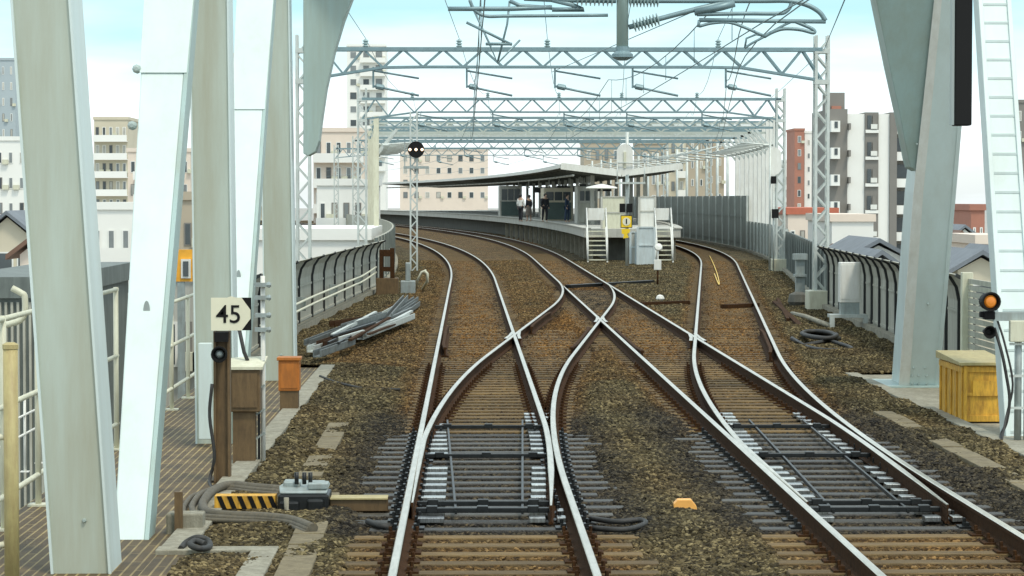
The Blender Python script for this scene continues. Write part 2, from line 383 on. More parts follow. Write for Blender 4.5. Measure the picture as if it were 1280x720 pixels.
RAILS = [lambda d: t1(d)-HG, lambda d: t1(d)+HG, lambda d: m_(d)-HG, lambda d: m_(d)+HG,
         lambda d: T1X+off1(d)-HG if d < 84 else 99, lambda d: T1X+off1(d)+HG if d < 84 else 99, lambda d: r_(d)-HG, lambda d: r_(d)+HG]
CENT = [t1, m_, lambda d: T1X+off1(d), r_]
def make_ballast():
    ds = list(np.arange(9, 60, .16))+list(np.arange(60, 330, .8)); nx = 84
    vs = []; rust = []; oil = []; dens = []
    for d in ds:
        a, c = xl(d), xr(d); rr = [f(d) for f in RAILS]; cc = [f(d) for f in CENT]
        for i in range(nx):
            x = a+(c-a)*i/(nx-1)
            dr = min(abs(x-q) for q in rr); inside = any(abs(x-q) < .72 for q in cc)
            ins_r = abs(x-cc[3]) < .7 and d > 44
            s = 1/(1+math.exp((dr-.36)/.06))
            ru = max(.85*s, (.85 if ins_r else .6 if inside else .05))
            if d > 40 and a+1.2 < x < 3.1: ru = max(ru, .42)
            if d > 46 and inside: ru = max(ru, .9)
            ru += .10*math.sin(d*.9+x*1.7)*math.sin(x*2.3-d*.37)
            ru *= .75+.5*random.random()
            o = 0
            for (cx, lo, hi, half) in ((T1X, 21.9, 33, 1.75), (T2X+.1, 22, 33.5, 1.9), (m_(70), 66, 79, .9)):
                f = max(0, 1-max(0, lo-d)/.5-max(0, d-hi)/3) * max(0, min(1, (half-abs(x-cx))/.45))
                o = max(o, min(1, f))
            o = max(o, (.9 if d > 30 else .75)/(1+math.exp((dr-.23)/.045)))  # band along each rail: its shade, plus oil, painted into the ballast colour
            z = -.212+random.uniform(-.008, .008)
            if not inside and dr > .5: z += .022*math.sin(d*1.3+x*2.1)+.018*math.sin(d*2.9-x*3.3)+.02
            z += min(.018, max(0, (d-36)/12*.018)) if inside else 0
            if not inside and dr > (.17 if d > 31 else .38) and (d < 21.8 and x < T1X or d > 21.8): z += (.034 if d < 21.8 or d > 31 else .022+.022*math.sin(d*5.1+x*3.7)*math.sin(d*1.9-x*6.1))*min(1, max(0, dr-(.17 if d > 31 else .38))/.15)
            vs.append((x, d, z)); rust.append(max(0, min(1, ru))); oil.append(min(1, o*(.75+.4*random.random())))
            lod = 1050 if d < 26 else 700 if d < 34 else 400 if d < 48 else 230 if d < 80 else 130 if d < 118 else 0
            dens.append(0 if d < 15 else lod)
    fs = [(r*nx+i, r*nx+i+1, (r+1)*nx+i+1, (r+1)*nx+i) for r in range(len(ds)-1) for i in range(nx-1)]
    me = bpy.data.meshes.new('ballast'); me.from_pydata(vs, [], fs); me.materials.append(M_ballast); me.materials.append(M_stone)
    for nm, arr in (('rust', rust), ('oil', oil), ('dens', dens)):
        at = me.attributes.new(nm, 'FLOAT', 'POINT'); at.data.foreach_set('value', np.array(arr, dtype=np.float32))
    me.polygons.foreach_set('use_smooth', [True]*len(me.polygons))
    o = bpy.data.objects.new('ballast', me); COL.objects.link(o); tag(o, 'brown and grey crushed stone ballast between the tracks', 'ballast', kind='stuff')
    g = bpy.data.node_groups.new('scatter_stones', 'GeometryNodeTree')
    g.interface.new_socket('Geometry', in_out='INPUT', socket_type='NodeSocketGeometry'); g.interface.new_socket('Geometry', in_out='OUTPUT', socket_type='NodeSocketGeometry')
    gi = N(g, 'NodeGroupInput'); go = N(g, 'NodeGroupOutput'); L = g.links.new
    dp = N(g, 'GeometryNodeDistributePointsOnFaces'); na = N(g, 'GeometryNodeInputNamedAttribute', data_type='FLOAT'); na.inputs['Name'].default_value = 'dens'
    L(gi.outputs[0], dp.inputs['Mesh']); L(na.outputs['Attribute'], dp.inputs['Density'])
    g2i = N(g, 'GeometryNodeGeometryToInstance')
    for k in range(5):
        ic = N(g, 'GeometryNodeMeshIcoSphere'); ic.inputs['Radius'].default_value = .027; ic.inputs['Subdivisions'].default_value = 2
        sp = N(g, 'GeometryNodeSetPosition'); no = N(g, 'ShaderNodeTexNoise', noise_dimensions='4D'); no.inputs['W'].default_value = k*3.7; no.inputs['Scale'].default_value = 26; no.inputs['Detail'].default_value = 1
        sub = N(g, 'ShaderNodeVectorMath', operation='SUBTRACT'); sub.inputs[1].default_value = (.5, .5, .5)
        scl = N(g, 'ShaderNodeVectorMath', operation='SCALE'); scl.inputs['Scale'].default_value = .062
        L(no.outputs['Color'], sub.inputs[0]); L(sub.outputs[0], scl.inputs[0]); L(scl.outputs[0], sp.inputs['Offset']); L(ic.outputs['Mesh'], sp.inputs['Geometry'])
        sm = N(g, 'GeometryNodeSetMaterial'); sm.inputs['Material'].default_value = M_stone; L(sp.outputs[0], sm.inputs['Geometry'])
        ss = N(g, 'GeometryNodeSetShadeSmooth'); ss.inputs['Shade Smooth'].default_value = False; L(sm.outputs[0], ss.inputs[0])
        L(ss.outputs[0], g2i.inputs[0])
    ip = N(g, 'GeometryNodeInstanceOnPoints'); L(dp.outputs['Points'], ip.inputs['Points']); L(g2i.outputs[0], ip.inputs['Instance']); ip.inputs['Pick Instance'].default_value = True
    ri = N(g, 'FunctionNodeRandomValue', data_type='INT'); ri.inputs[4].default_value = 0; ri.inputs[5].default_value = 4; L(ri.outputs[2], ip.inputs['Instance Index'])
    rv = N(g, 'FunctionNodeRandomValue', data_type='FLOAT_VECTOR'); rv.inputs[0].default_value = (-.7, -.7, 0); rv.inputs[1].default_value = (.7, .7, 6.28); L(rv.outputs[0], ip.inputs['Rotation'])
    rs = N(g, 'FunctionNodeRandomValue', data_type='FLOAT_VECTOR'); rs.inputs[0].default_value = (.45, .45, .4); rs.inputs[1].default_value = (1.25, 1.25, .95); L(rs.outputs[0], ip.inputs['Scale'])
    jg = N(g, 'GeometryNodeJoinGeometry'); L(gi.outputs[0], jg.inputs[0]); L(ip.outputs[0], jg.inputs[0]); L(jg.outputs[0], go.inputs[0])
    md = o.modifiers.new('stones', 'NODES'); md.node_group = g
make_ballast()

# walkways, kerbs, trough lids
b = MB(); b.lohi((-4.25, 8, -.26), (-2.56, 44, -.2)); tag(b.build('walkway', M_walk), kind='structure')
b = MB(); b.lohi((-2.55, 9, -.25), (-1.78, 20.6, -.17)); tag(b.build('walkway', M_walk), kind='structure')
b = MB()
for i in range(20):
    y0 = 20.85+i*1.15
    b.lohi((-2.55, y0, -.27), (-2.29, y0+1.135, -.14))
tag(b.build('kerb', M_conc, bevel=.01), kind='structure')
b = MB(); b.lohi((-2.56, 20.61, -.27), (-1.56, 20.84, -.13)); b.lohi((-1.775, 9, -.27), (-1.56, 20.6, -.13)); tag(b.build('kerb', M_conc, bevel=.01), kind='structure')
b = MB(); b.lohi((6.52, 8, -.27), (8.2, 42, -.2)); tag(b.build('walkway', M_conc), kind='structure')
b = MB()
for i in range(24): b.lohi((6.30, 14+i*1.16, -.27), (6.51, 14+i*1.16+1.145, -.15))
tag(b.build('kerb', M_conc, bevel=.01), kind='structure')
b = MB()
for i in range(12): b.lohi((-1.47-.005*i, 17.3+i*.62, -.25), (-1.20-.005*i, 17.3+i*.62+.6, -.137+random.uniform(-.006, .006)))
tag(b.build('cable_trough', M_conc_brown, bevel=.008), 'concrete trough lids in the ballast in front of the point machine', 'cable trough')
b = MB()
for i in range(10): b.lohi((-1.78, 26.2+i*.62, -.25), (-1.52, 26.2+i*.62+.6, -.137+random.uniform(-.006, .006)))
tag(b.build('cable_trough', M_conc_brown, bevel=.008), 'concrete trough lids in the ballast right of the brown relay box', 'cable trough')
b = MB()
for i in range(26): b.lohi((5.52, 18+i*.62, -.25), (5.78, 18+i*.62+.6, -.137+random.uniform(-.006, .006)))
tag(b.build('cable_trough', M_conc_brown, bevel=.008), 'long line of concrete trough lids in the ballast left of the yellow box', 'cable trough')

# ------------------------------------------------------------------ rails
rail('rail', lambda d: t1(d)-HG, 10, 330, 'leftmost running rail, straight, on the speed sign side of the left track')
def fB(d): return t1(d)+HG-(.2*((31-d)/8.5)**1.6 if d < 31 else 0)
rail('rail', lambda d: T1X+HG+off1(d), 10, 79.5, 'right rail of the left track at the camera, sweeping right across to the platform track', zo=.003, taper1=6)
rail('rail', lambda d: 3.03, 10, 79.3, 'straight left rail of the right track, beside the orange ground marker', taper1=5)
rail('rail', lambda d: r_(d)+HG, 10, 330, 'rightmost rail, bending right past the cable coil and barrier wall')

def switch(lbl, cx, off, closed, open_x, base_y, rods, closed_far, open_far):
    """points whose left blade lies against the stock rail and whose right blade stands open"""
    t = thing('railway_switch', lbl, 'railway switch', (cx, base_y, -.17))
    rail('switch_blade', closed, base_y+.1, closed_far, None, zo=.004, taper0=6, parent=t)
    rail('switch_blade', open_x, base_y-.1, open_far, None, taper0=3, parent=t)
    for i in range(22):
        y = base_y+.05+i*.52
        if i in (9, 10): continue
        lx = cx-HG; rx = cx+HG+off(y); ob = open_x(y); cb = max(closed(y), lx+.04)
        lr, rr_ = rods[0](y), rods[1](y)
        for xa, xb in ((cb+.05, min(lr-.02, cb+.29)), (max(rr_+.02, ob-.2), ob-.05), (ob+.05, rx-.06)):
            if xb-xa < .06: continue
            mb = MB(); mb.lohi((xa, y-.08, -.17), (xb, y+.08, -.12)); mb.build('slide_chair', M_chair, t, bevel=.006)
    for sx in rods:
        mb = MB(); mb.beam((sx(base_y+.2), base_y+.2, -.1), (sx(base_y+9.6), base_y+9.6, -.1), .022, .035); mb.build('locking_rod', M_black_steel, t)
    for y, th in ((base_y+.25, .06), (base_y+.75, .04), (base_y+5.1, .06), (base_y+8.6, .045)):
        mb = MB(); xa, xb = closed(y)+.03, open_x(y)-.02
        mb.beam((xa, y, -.085), (xb, y, -.085), th, .045)
        for q in (.12, .5, .88):
            mb.box((xa+(xb-xa)*q, y, -.075), (.1, th+.03, .06))
        mb.build('stretcher_bar', M_black_steel, t, bevel=.006)
    return t
switch('switch blades of the left track with its black stretcher bars and shiny slide chairs', T1X, off1,
       lambda d: T1X-HG+(max(off1(d), .052) if d < 84 else 3.58-(0 if d < 115 else (d-115)**2/2000)), fB, 22.6, (lambda y: -.14-.016*(y-25), lambda y: .56+.022*(y-25.5)), 330, 330)
def fG(d): return m_(d)+HG-(.21*((32-d)/9.5)**1.6 if d < 32 else 0)
switch('switch blades of the right track with black stretcher bars, right of the orange ground marker', T2X, off2,
       lambda d: T2X-HG+max(off2(d), .052), fG, 22.6, (lambda y: 3.40+.03*(y-25), lambda y: 4.10+.03*(y-25.5)), 330, 330)

def short(nm, f, a, c, label): rail(nm, lambda d: f(d)+(.04*max(0, (a+1-d))-.0+.04*max(0, d-c+1))*(1 if f.s > 0 else -1), a, c, label, 'check rail', shine=0)
class F:
    def __init__(s, f, sgn): s.f = f; s.s = sgn
    def __call__(s, d): return s.f(d)+.1*s.s
short('check_rail', F(lambda d: t1(d)-HG, 1), 46.5, 54.5, 'rusty check rail inside the leftmost rail, level with the first crossing')
short('check_rail', F(lambda d: T1X+off1(d)+HG, -1), 46.5, 54, 'rusty check rail left of the sweeping rail, before the middle crossing')
short('check_rail', F(lambda d: 3.03, 1), 45.5, 53.5, 'rusty check rail right of the straight rail after the middle crossing')
short('check_rail', F(lambda d: r_(d)+HG, -1), 45, 53, 'rusty check rail inside the rightmost rail, near the cable coil')
short('check_rail', F(lambda d: T1X+off1(d)-HG, 1), 54, 61, 'rusty check rail right of the crossover rail between the first two crossings')
def wing(f, g, d0, label):
    for sgn, ff, s2 in ((1, f, 'straight'), (-1, g, 'diverging')):
        rail('wing_rail', lambda d: ff(d)+sgn*.085+sgn*.03*max(0, d-d0), d0-1.2, d0+1.5, label % s2, 'wing rail', zo=-.002)
wing(lambda d: .95, lambda d: T1X-HG+off1(d), 50.7, 'short shiny wing rail on the %s side of the left crossing')
wing(lambda d: 3.03, lambda d: T1X+HG+off1(d), 57.3, 'short shiny wing rail on the %s side of the middle crossing')
wing(lambda d: 4.53, lambda d: r_(d)-HG, 49.9, 'short shiny wing rail on the %s side of the right crossing')

# ------------------------------------------------------------------ sleepers
def sleeper(x0, x1, y, m, label, group, plates, rot=0):
    mb = MB(); L = x1-x0; z1 = -.175; k = random.uniform(-.012, .012)
    mb.box(((x0+x1)/2, y, z1-.07), (L, .2+k, .14), Matrix.Rotation(rot, 3, 'Z'))
    o = mb.build('sleeper', m, bevel=.012); tag(o, label, 'sleeper', group)
    for px_ in plates:
        pm = MB(); pm.lohi((px_-.17, y-.085, -.176), (px_+.17, y+.085, -.158))
        for s in (-1, 1):
            pm.box((px_+s*.1, y, -.145), (.05, .1, .035)); pm.lathe([(.016, 0), (.016, .05), (.008, .055)], (px_+s*.115, y, -.14), n=6)
        pm.build('tie_plate', M_rust if m is M_sleeper else M_black_steel, o)
def sleepers(cx, off, side, gname, d0=16.0):
    y = d0; i = 0
    while y < 80:
        rot = random.uniform(-.012, .012); o = off(y) if y < 56 else (0)
        oily = 22.2 < y < 31.5
        x0, x1 = cx-1.25+random.uniform(-.1, .1), cx+1.25+min(o, 3)+random.uniform(-.1, .1)
        if y > 46 and off is off1: x1 = min(x1, 2.35)
        if oily: x0 += random.uniform(-.1, .12); x1 += random.uniform(-.1, .12)
        if side == 'left' and 22.4 < y < 23.4: x0 -= .75
        lab = (('black oily timber sleeper under the switch blades of the %s track' if oily else
               'brown timber sleeper of the %s track, nearer than the switch blades' if y < 23 else 'brown timber sleeper of the %s track, beyond the switch blades') % side)
        pl = []
        if y < 44:
            pl = [cx-HG, cx+HG+(off(y))]
            if y > 31: pl += [cx-HG+off(y), cx+HG]
        sleeper(x0, x1, y, M_sleeper_oil if oily else M_sleeper, lab, gname, pl, rot)
        y += .52 if y < 46 else .6; i += 1
sleepers(T1X, off1, 'left', 'sleepers of the left track')
sleepers(T2X, off2, 'right', 'sleepers of the right track')
mb = MB()
for f, a, c in ((t1, 80, 200), (m_, 84, 200), (r_, 57, 200)):
    y = a
    while y < c:
        mb.box((f(y), y, -.245), (2.5, .22, .14), Matrix.Rotation(-(f(y+1)-f(y)), 3, 'Z')); y += .62
tag(mb.build('distant_sleepers', M_sleeper), 'distant sleepers half buried in rusty ballast near the platform', 'sleepers', kind='stuff')

# ------------------------------------------------------------------ truss bridge
TLX = -3.03; TRX = 7.0
def box_member(mb, a, b_, wx, wd):     # box section; width along x, depth along y
    a, b_ = Vector(a), Vector(b_); vs = []
    for p in (a, b_):
        vs += [p+Vector((-wx/2, -wd/2, 0)), p+Vector((wx/2, -wd/2, 0)), p+Vector((wx/2, wd/2, 0)), p+Vector((-wx/2, wd/2, 0))]
    mb.add(vs, [(0, 1, 2, 3), (4, 7, 6, 5), (0, 1, 5, 4), (1, 2, 6, 5), (2, 3, 7, 6), (3, 0, 4, 7)])
def taper_member(mb, a, b_, l0, r0, l1, r1, wd):
    a, b_ = Vector(a), Vector(b_); vs = []
    for p, l, r in ((a, l0, r0), (b_, l1, r1)):
        vs += [p+Vector((l, -wd/2, 0)), p+Vector((r, -wd/2, 0)), p+Vector((r, wd/2, 0)), p+Vector((l, wd/2, 0))]
    mb.add(vs, [(0, 1, 2, 3), (4, 7, 6, 5), (0, 1, 5, 4), (1, 2, 6, 5), (2, 3, 7, 6), (3, 0, 4, 7)])
def flange(mb, a, b_, wx, wd, t=.02):
    """thin lips standing proud along the four edges"""
    for sx in (-1, 1):
        o = Vector((sx*(wx/2+t/2-.004), -wd/2-.012, 0)); box_member(mb, Vector(a)+o, Vector(b_)+o, t, .03)
bolt_pts = []
def bolts(parent, pts, nrm=(0, -1, 0)):
    mb = MB()
    for p in pts: mb.lathe([(.018, 0), (.018, .014), (.012, .022)], p, nrm, 6)
    mb.build('bolt_heads', M_bolt, parent)

# left posts: (base px, base y px, top lean)
for (yb, lean, wx, wd, lab) in ((19.8, -.30, .44, .62, 'nearest bridge post, wide beige-green steel, beside the tan pipe post'),
                                (30.3, -.05, .44, .60, 'middle left bridge post, standing behind the 45 speed sign'),
                                (40.8, -.06, .46, .62, 'farthest left bridge post with haunched bracket, behind the orange box')):
    t = thing('bridge_post', lab, 'bridge post', (TLX, yb, -.3), 'vertical posts of the left truss')
    a = (TLX, yb+.3, -.3); c = (TLX+lean*1.6, yb+.3, 7.2)
    mb = MB(); box_member(mb, a, c, wx-.002, wd); mb.build('shaft', M_sage, t)
    mb = MB(); flange(mb, a, c, wx, wd); mb.build('edge_flange', M_bridge2, t)
    mb = MB(); box_member(mb, Vector(a)+Vector((wx/2+.004, .02, 0)), Vector(c)+Vector((wx/2+.004, .02, 0)), .014, wd-.03); mb.build('side_plate', M_bridge2, t)
    bolts(t, [(TLX+.02, yb-.012, .22)])
    if yb > 40:
        mb = MB(); y = yb-.02
        prof = [(385, 195), (394, 190), (399, 176), (402, 150), (408, 110), (418, 65), (430, 25), (444, -12), (470, -60), (470, -95), (379, -95), (379, 192)]
        poly = [P(px, py, y) for px, py in prof]; mb.prism(poly, (0, .5, 0)); mb.build('haunch', M_bridge, t, bevel=.015)
for (a, c, wx, wd, lab) in (((-2.92, 21.9, -.3), (-2.98, 27.2, 7.2), .40, .42, 'bright white sloping bridge diagonal next to the nearest post'),
                            ((-2.98, 31.6, -.3), (-3.02, 37.6, 7.2), .40, .42, 'pale sloping bridge diagonal seen behind the 45 speed sign')):
    t = thing('bridge_diagonal', lab, 'bridge diagonal', a, 'diagonals of the left truss')
    mb = MB(); taper_member(mb, a, c, -.135, .125, -.30, .24, wd); mb.build('shaft', M_bridge2, t, bevel=.012)
    mb = MB(); taper_member(mb, a, c, .127, .165, .242, .285, wd+.02); mb.build('edge_flange', M_bridge, t)
    mb = MB(); A, Cc = Vector(a), Vector(c); p0 = A.lerp(Cc, .57)+Vector((0, -wd/2-.012, 0)); p1 = A.lerp(Cc, .83)+Vector((0, -wd/2-.012, 0))
    taper_member(mb, p0, p1, -.24, .22, -.28, .26, .02); mb.build('splice_plate', M_bridge2, t, bevel=.004)
    mb = MB(); q = A.lerp(Cc, .27)+Vector((0.0, -wd/2-.004, 0))
    mb.prism([q+Vector((.03*math.cos(k*.52), 0, .09*math.sin(k*.52))) for k in range(12)], (0, .004, 0)); mb.build('hand_hole', M_gal, t)
    mb = MB()
    for k in (.575, .50):
        q = A.lerp(Cc, k)+Vector((-.27, -wd/2, 0)); mb.lathe([(.02, -.06), (.045, -.02), (.045, .03), (.02, .06)], q, (0, 1, 0), 8)
        mb.build('lug', M_bolt, t); mb = MB()
t = thing('bridge_chord', 'long top chord carried on the left bridge posts', 'bridge chord', (TLX, 5, 7.2))
mb = MB(); mb.lohi((TLX-.35, 5, 7.2), (TLX+.1, 41.3, 7.7)); mb.build('chord', M_bridge, t)
# right end post, inclined, with portal haunch
t = thing('bridge_end_post', 'inclined steel end post with wide bracket on top, left of the yellow box', 'bridge post', (7.05, 39.2, -.3))
def RP(px, py):                       # on the inclined plane of the end post
    z = -.2; y = 39.2
    for _ in range(12):
        p = P(px, py, y); y = 39.2-(p.z+.2)*.49
    return P(px, py, y)
front = [(1130, 490), (1172, 490), (1193, 240), (1216, -40), (1180, -40), (1148, 240)]
mb = MB(); mb.prism([RP(*q) for q in front], (0, 1.2, 0)); mb.build('shaft', M_bridge2, t, bevel=.012)
mb = MB(); mb.prism([RP(*q)+Vector((0, -.012, 0)) for q in ((1123, 490), (1136, 490), (1154, 240), (1181, -40), (1172, -40), (1142, 240))], (0, .03, 0))
mb.build('white_flange', M_white, t); mb = MB()
mb.prism([RP(*q)+Vector((0, -.012, 0)) for q in ((1168, 490), (1173, 490), (1195, 240), (1219, -40), (1214, -40), (1190, 240))], (0, .03, 0)); mb.build('edge_flange', M_bridge2, t)
haunch = [(1148, 214), (1175, -40), (1175, -110), (1060, -110), (1083, -70), (1092, -20), (1099, 15), (1112, 80), (1125, 140), (1136, 198), (1139, 209)]
mb = MB(); mb.prism([RP(*q)+Vector((0, .05, 0)) for q in haunch], (0, .5, 0)); mb.build('haunch', M_bridge, t, bevel=.012)
bolts(t, [RP(px, py)+Vector((0, -.004, 0)) for px, py in ((1146, 180), (1160, 380), (1140, 470), (1148, 470), (1158, 470), (1140, 480), (1148, 480), (1158, 480), (1142, 460), (1156, 460))])
mb = MB(); q = RP(1150, 488); mb.lohi((q.x-.55, q.y-.15, -.3), (q.x+.55, q.y+1.4, -.17)); mb.build('base_plate', M_bridge, t, bevel=.01)
t = thing('portal_strut', 'deep steel strut across both tracks above the picture, joining the haunches', 'bridge strut', (2, 38, 6.6))
mb = MB(); mb.beam((-3, 41, 6.95), (7.1, 36.3, 6.95), .4, .75); mb.build('strut', M_bridge, t)
# right battened diagonal
t = thing('bridge_ladder_member', 'pale cyan steel member with ladder-like battens at the right edge', 'bridge diagonal', (6.85, 31.2, -.3))
a = Vector((6.90, 31.2, -.3)); c = Vector((7.0, 34.2, 7.2))
mb = MB()
for sx in (-1, 1):
    o = Vector((sx*.19, 0, 0)); box_member(mb, a+o, c+o, .06, .34)
mb.build('channel', M_bridge2, t, bevel=.008)
mb = MB(); o = Vector((0, -.13, 0)); box_member(mb, a+o, c+o, .32, .02); mb.build('web_plate', M_bridge2, t)
for k in np.linspace(.02, .98, 30):
    q = a.lerp(c, k)
    mb = MB(); mb.box(q+Vector((0, -.145, 0)), (.33, .016, .03)); mb.build('batten', M_bridge2, t)

# ------------------------------------------------------------------ left railing & tan post
def railing(lab, x, y0, y1, n, heights, m, group=None, z0=-.2):
    t = thing('railing', lab, 'railing', (x, y0, z0), group)
    for i in range(n):
        y = y0+(y1-y0)*i/(n-1); mb = MB(); mb.tube([(x, y, z0), (x, y, heights[-1]+.03)], .03, 10); mb.lohi((x-.09, y-.09, z0), (x+.09, y+.09, z0+.02)); mb.build('baluster', m, t)
    for h in heights:
        mb = MB(); mb.tube([(x, y0-.1, h), (x, y1+.1, h)], .026, 10); mb.build('handrail', m, t)
railing('pale pipe railing at the far left edge, beside the nearest bridge post', -4.12, 17, 29.6, 8, (.1, .9, 1.68), M_offwhite)
railing('pale pipe railing behind the bright bridge diagonal, left of the speed sign', -4.12, 31, 43.4, 7, (.1, .7, 1.3), M_offwhite)
t = thing('pipe_post', 'thick tan steel pipe post at the lower left corner', 'post', (-3.32, 17.5, -.2))
p0, p1 = G(8, 760, -.2), P(13, 436, 17.5)
mb = MB(); mb.tube([(p1.x, 17.5, -.2), (p1.x, 17.5, p1.z)], .052, 16); mb.build('pipe', M_tan, t, smooth=False)
mb = MB(); mb.lathe([(.056, 0), (.056, .03), (.03, .045)], (p1.x, 17.5, p1.z), n=16); mb.build('cap', M_tan, t)
mb = MB(); mb.tube([(p1.x, 17.5, .35), (p1.x-.5, 17.5, .3)], .022, 8); mb.tube([(p1.x, 17.5, 1.1), (p1.x-.5, 17.6, 1.05)], .022, 8); mb.build('side_rail', M_offwhite, t)
mb = MB(); mb.tube([P(0, 408, 24), P(28, 398, 24), P(31, 372, 24), P(26, 366, 24), P(15, 360, 24)], .03, 8); tag(mb.build('bent_pipe', M_offwhite), 'short bent white pipe above the railing at the left edge', 'pipe')

# ------------------------------------------------------------------ barrier walls with curved tops
def barrier(lab, f, d0, d1, z1, side, step, m, mp_, cat='barrier wall', hook=True, z0=-.24, prail=False):
    t = thing('barrier_wall', lab, cat, (f(d0), d0, z0)); H = z1-z0
    if hook: prof = [(0, 0), (0, H*.72), (.05, H*.86), (.16, H*.96), (.3, H)]
    else: prof = [(0, 0), (0, H)]
    def sec(d, extra=0): return [Vector((f(d)+side*(u+extra), d, z0+h)) for u, h in prof]
    n = max(1, round((d1-d0)/step)); st = (d1-d0)/n
    for i in range(n):
        a, c = d0+i*st+.035, d0+(i+1)*st-.035
        mb = MB(); A, B = sec(a), sec(c); A2, B2 = sec(a, -.07), sec(c, -.07); k = len(prof)
        vs = A+B+A2+B2; fs = []
        for j in range(k-1):
            fs += [(j, j+1, k+j+1, k+j), (2*k+j, 3*k+j, 3*k+j+1, 2*k+j+1), (j, 2*k+j, 2*k+j+1, j+1), (k+j, k+j+1, 3*k+j+1, 3*k+j)]
        fs += [(k-1, 3*k-1-0-k+0, 0, 0)] if False else [(k-1, 2*k-1, 4*k-1, 3*k-1), (0, k, 3*k, 2*k)]
        mb.add(vs, fs)
        for hz in (.16, .62):
            mb.beam((f(a)+side*.012, a+.1, z0+H*hz), (f(c)+side*.012, c-.1, z0+H*hz), .03, .045)
        mb.build('panel', m, t)
    for i in range(n+1):
        d = d0+i*st; mb = MB(); S = sec(d, .02)
        for j in range(len(prof)-1): mb.beam(S[j], S[j+1], .05 if hook else .16, .06 if hook else .1, up=(1, 0, 0) if j < 2 else (0, 0, 1))
        mb.build('wall_post', mp_, t)
    mb = MB()
    for i in range(n):
        a, c = d0+i*st, d0+(i+1)*st; mb.beam((f(a)+side*.06, a, z0+.06), (f(c)+side*.06, c, z0+.06), .26, .3)
    mb.build('plinth', M_conc, t)
    return t
barrier('grey barrier wall with inward curved top, right of the white cabinet', wall_r, 41, 66, 1.5, -1, 1.5, M_panel, M_panel_post)
barrier('dark green-grey fence wall between the two lattice masts', wall_r, 66.2, 101, 1.42, -1, 1.8, M_panel_dark, M_panel_dark, hook=False)
barrier('low dark ribbed fence along the outside of the right-hand curve', wall_r, 101.2, 138, 1.5, -1, 2.6, M_panel_mid, M_gal_w, hook=False)
barrier('tall dark noise barrier on the far right-hand curve', wall_r, 138.2, 230, 2.9, -1, 4.2, M_panel_mid, M_gal_w, hook=False)
barrier('pale barrier wall with curved top left of the track, behind the steel pile', wall_l, 44, 80, 1.42, 1, 3.0, M_panel, M_panel_post)
barrier('plain barrier wall far left beyond the equipment stand', wall_l, 80.2, 230, 1.5, 1, 3.0, M_panel, M_panel_dark, hook=False)
t = thing('pipe_rail', 'double pale pipe rail running along the left barrier wall', 'pipe rail', (-3.4, 46, .2))
for dz in (0, .16):
    mb = MB(); mb.tube([(wall_l(d)+.28, d, .36+dz+.002*(d-44)) for d in (44.3, 50, 56, 62, 68, 71)]+[(wall_l(76)+.3, 76, .52+dz)], .03, 6); mb.build('pipe', M_offwhite, t)
mb = MB()
for d in (47, 55, 63, 71): mb.lohi((wall_l(d)+.05, d-.03, .3), (wall_l(d)+.27, d+.03, .6))
mb.build('bracket', M_gal, t)

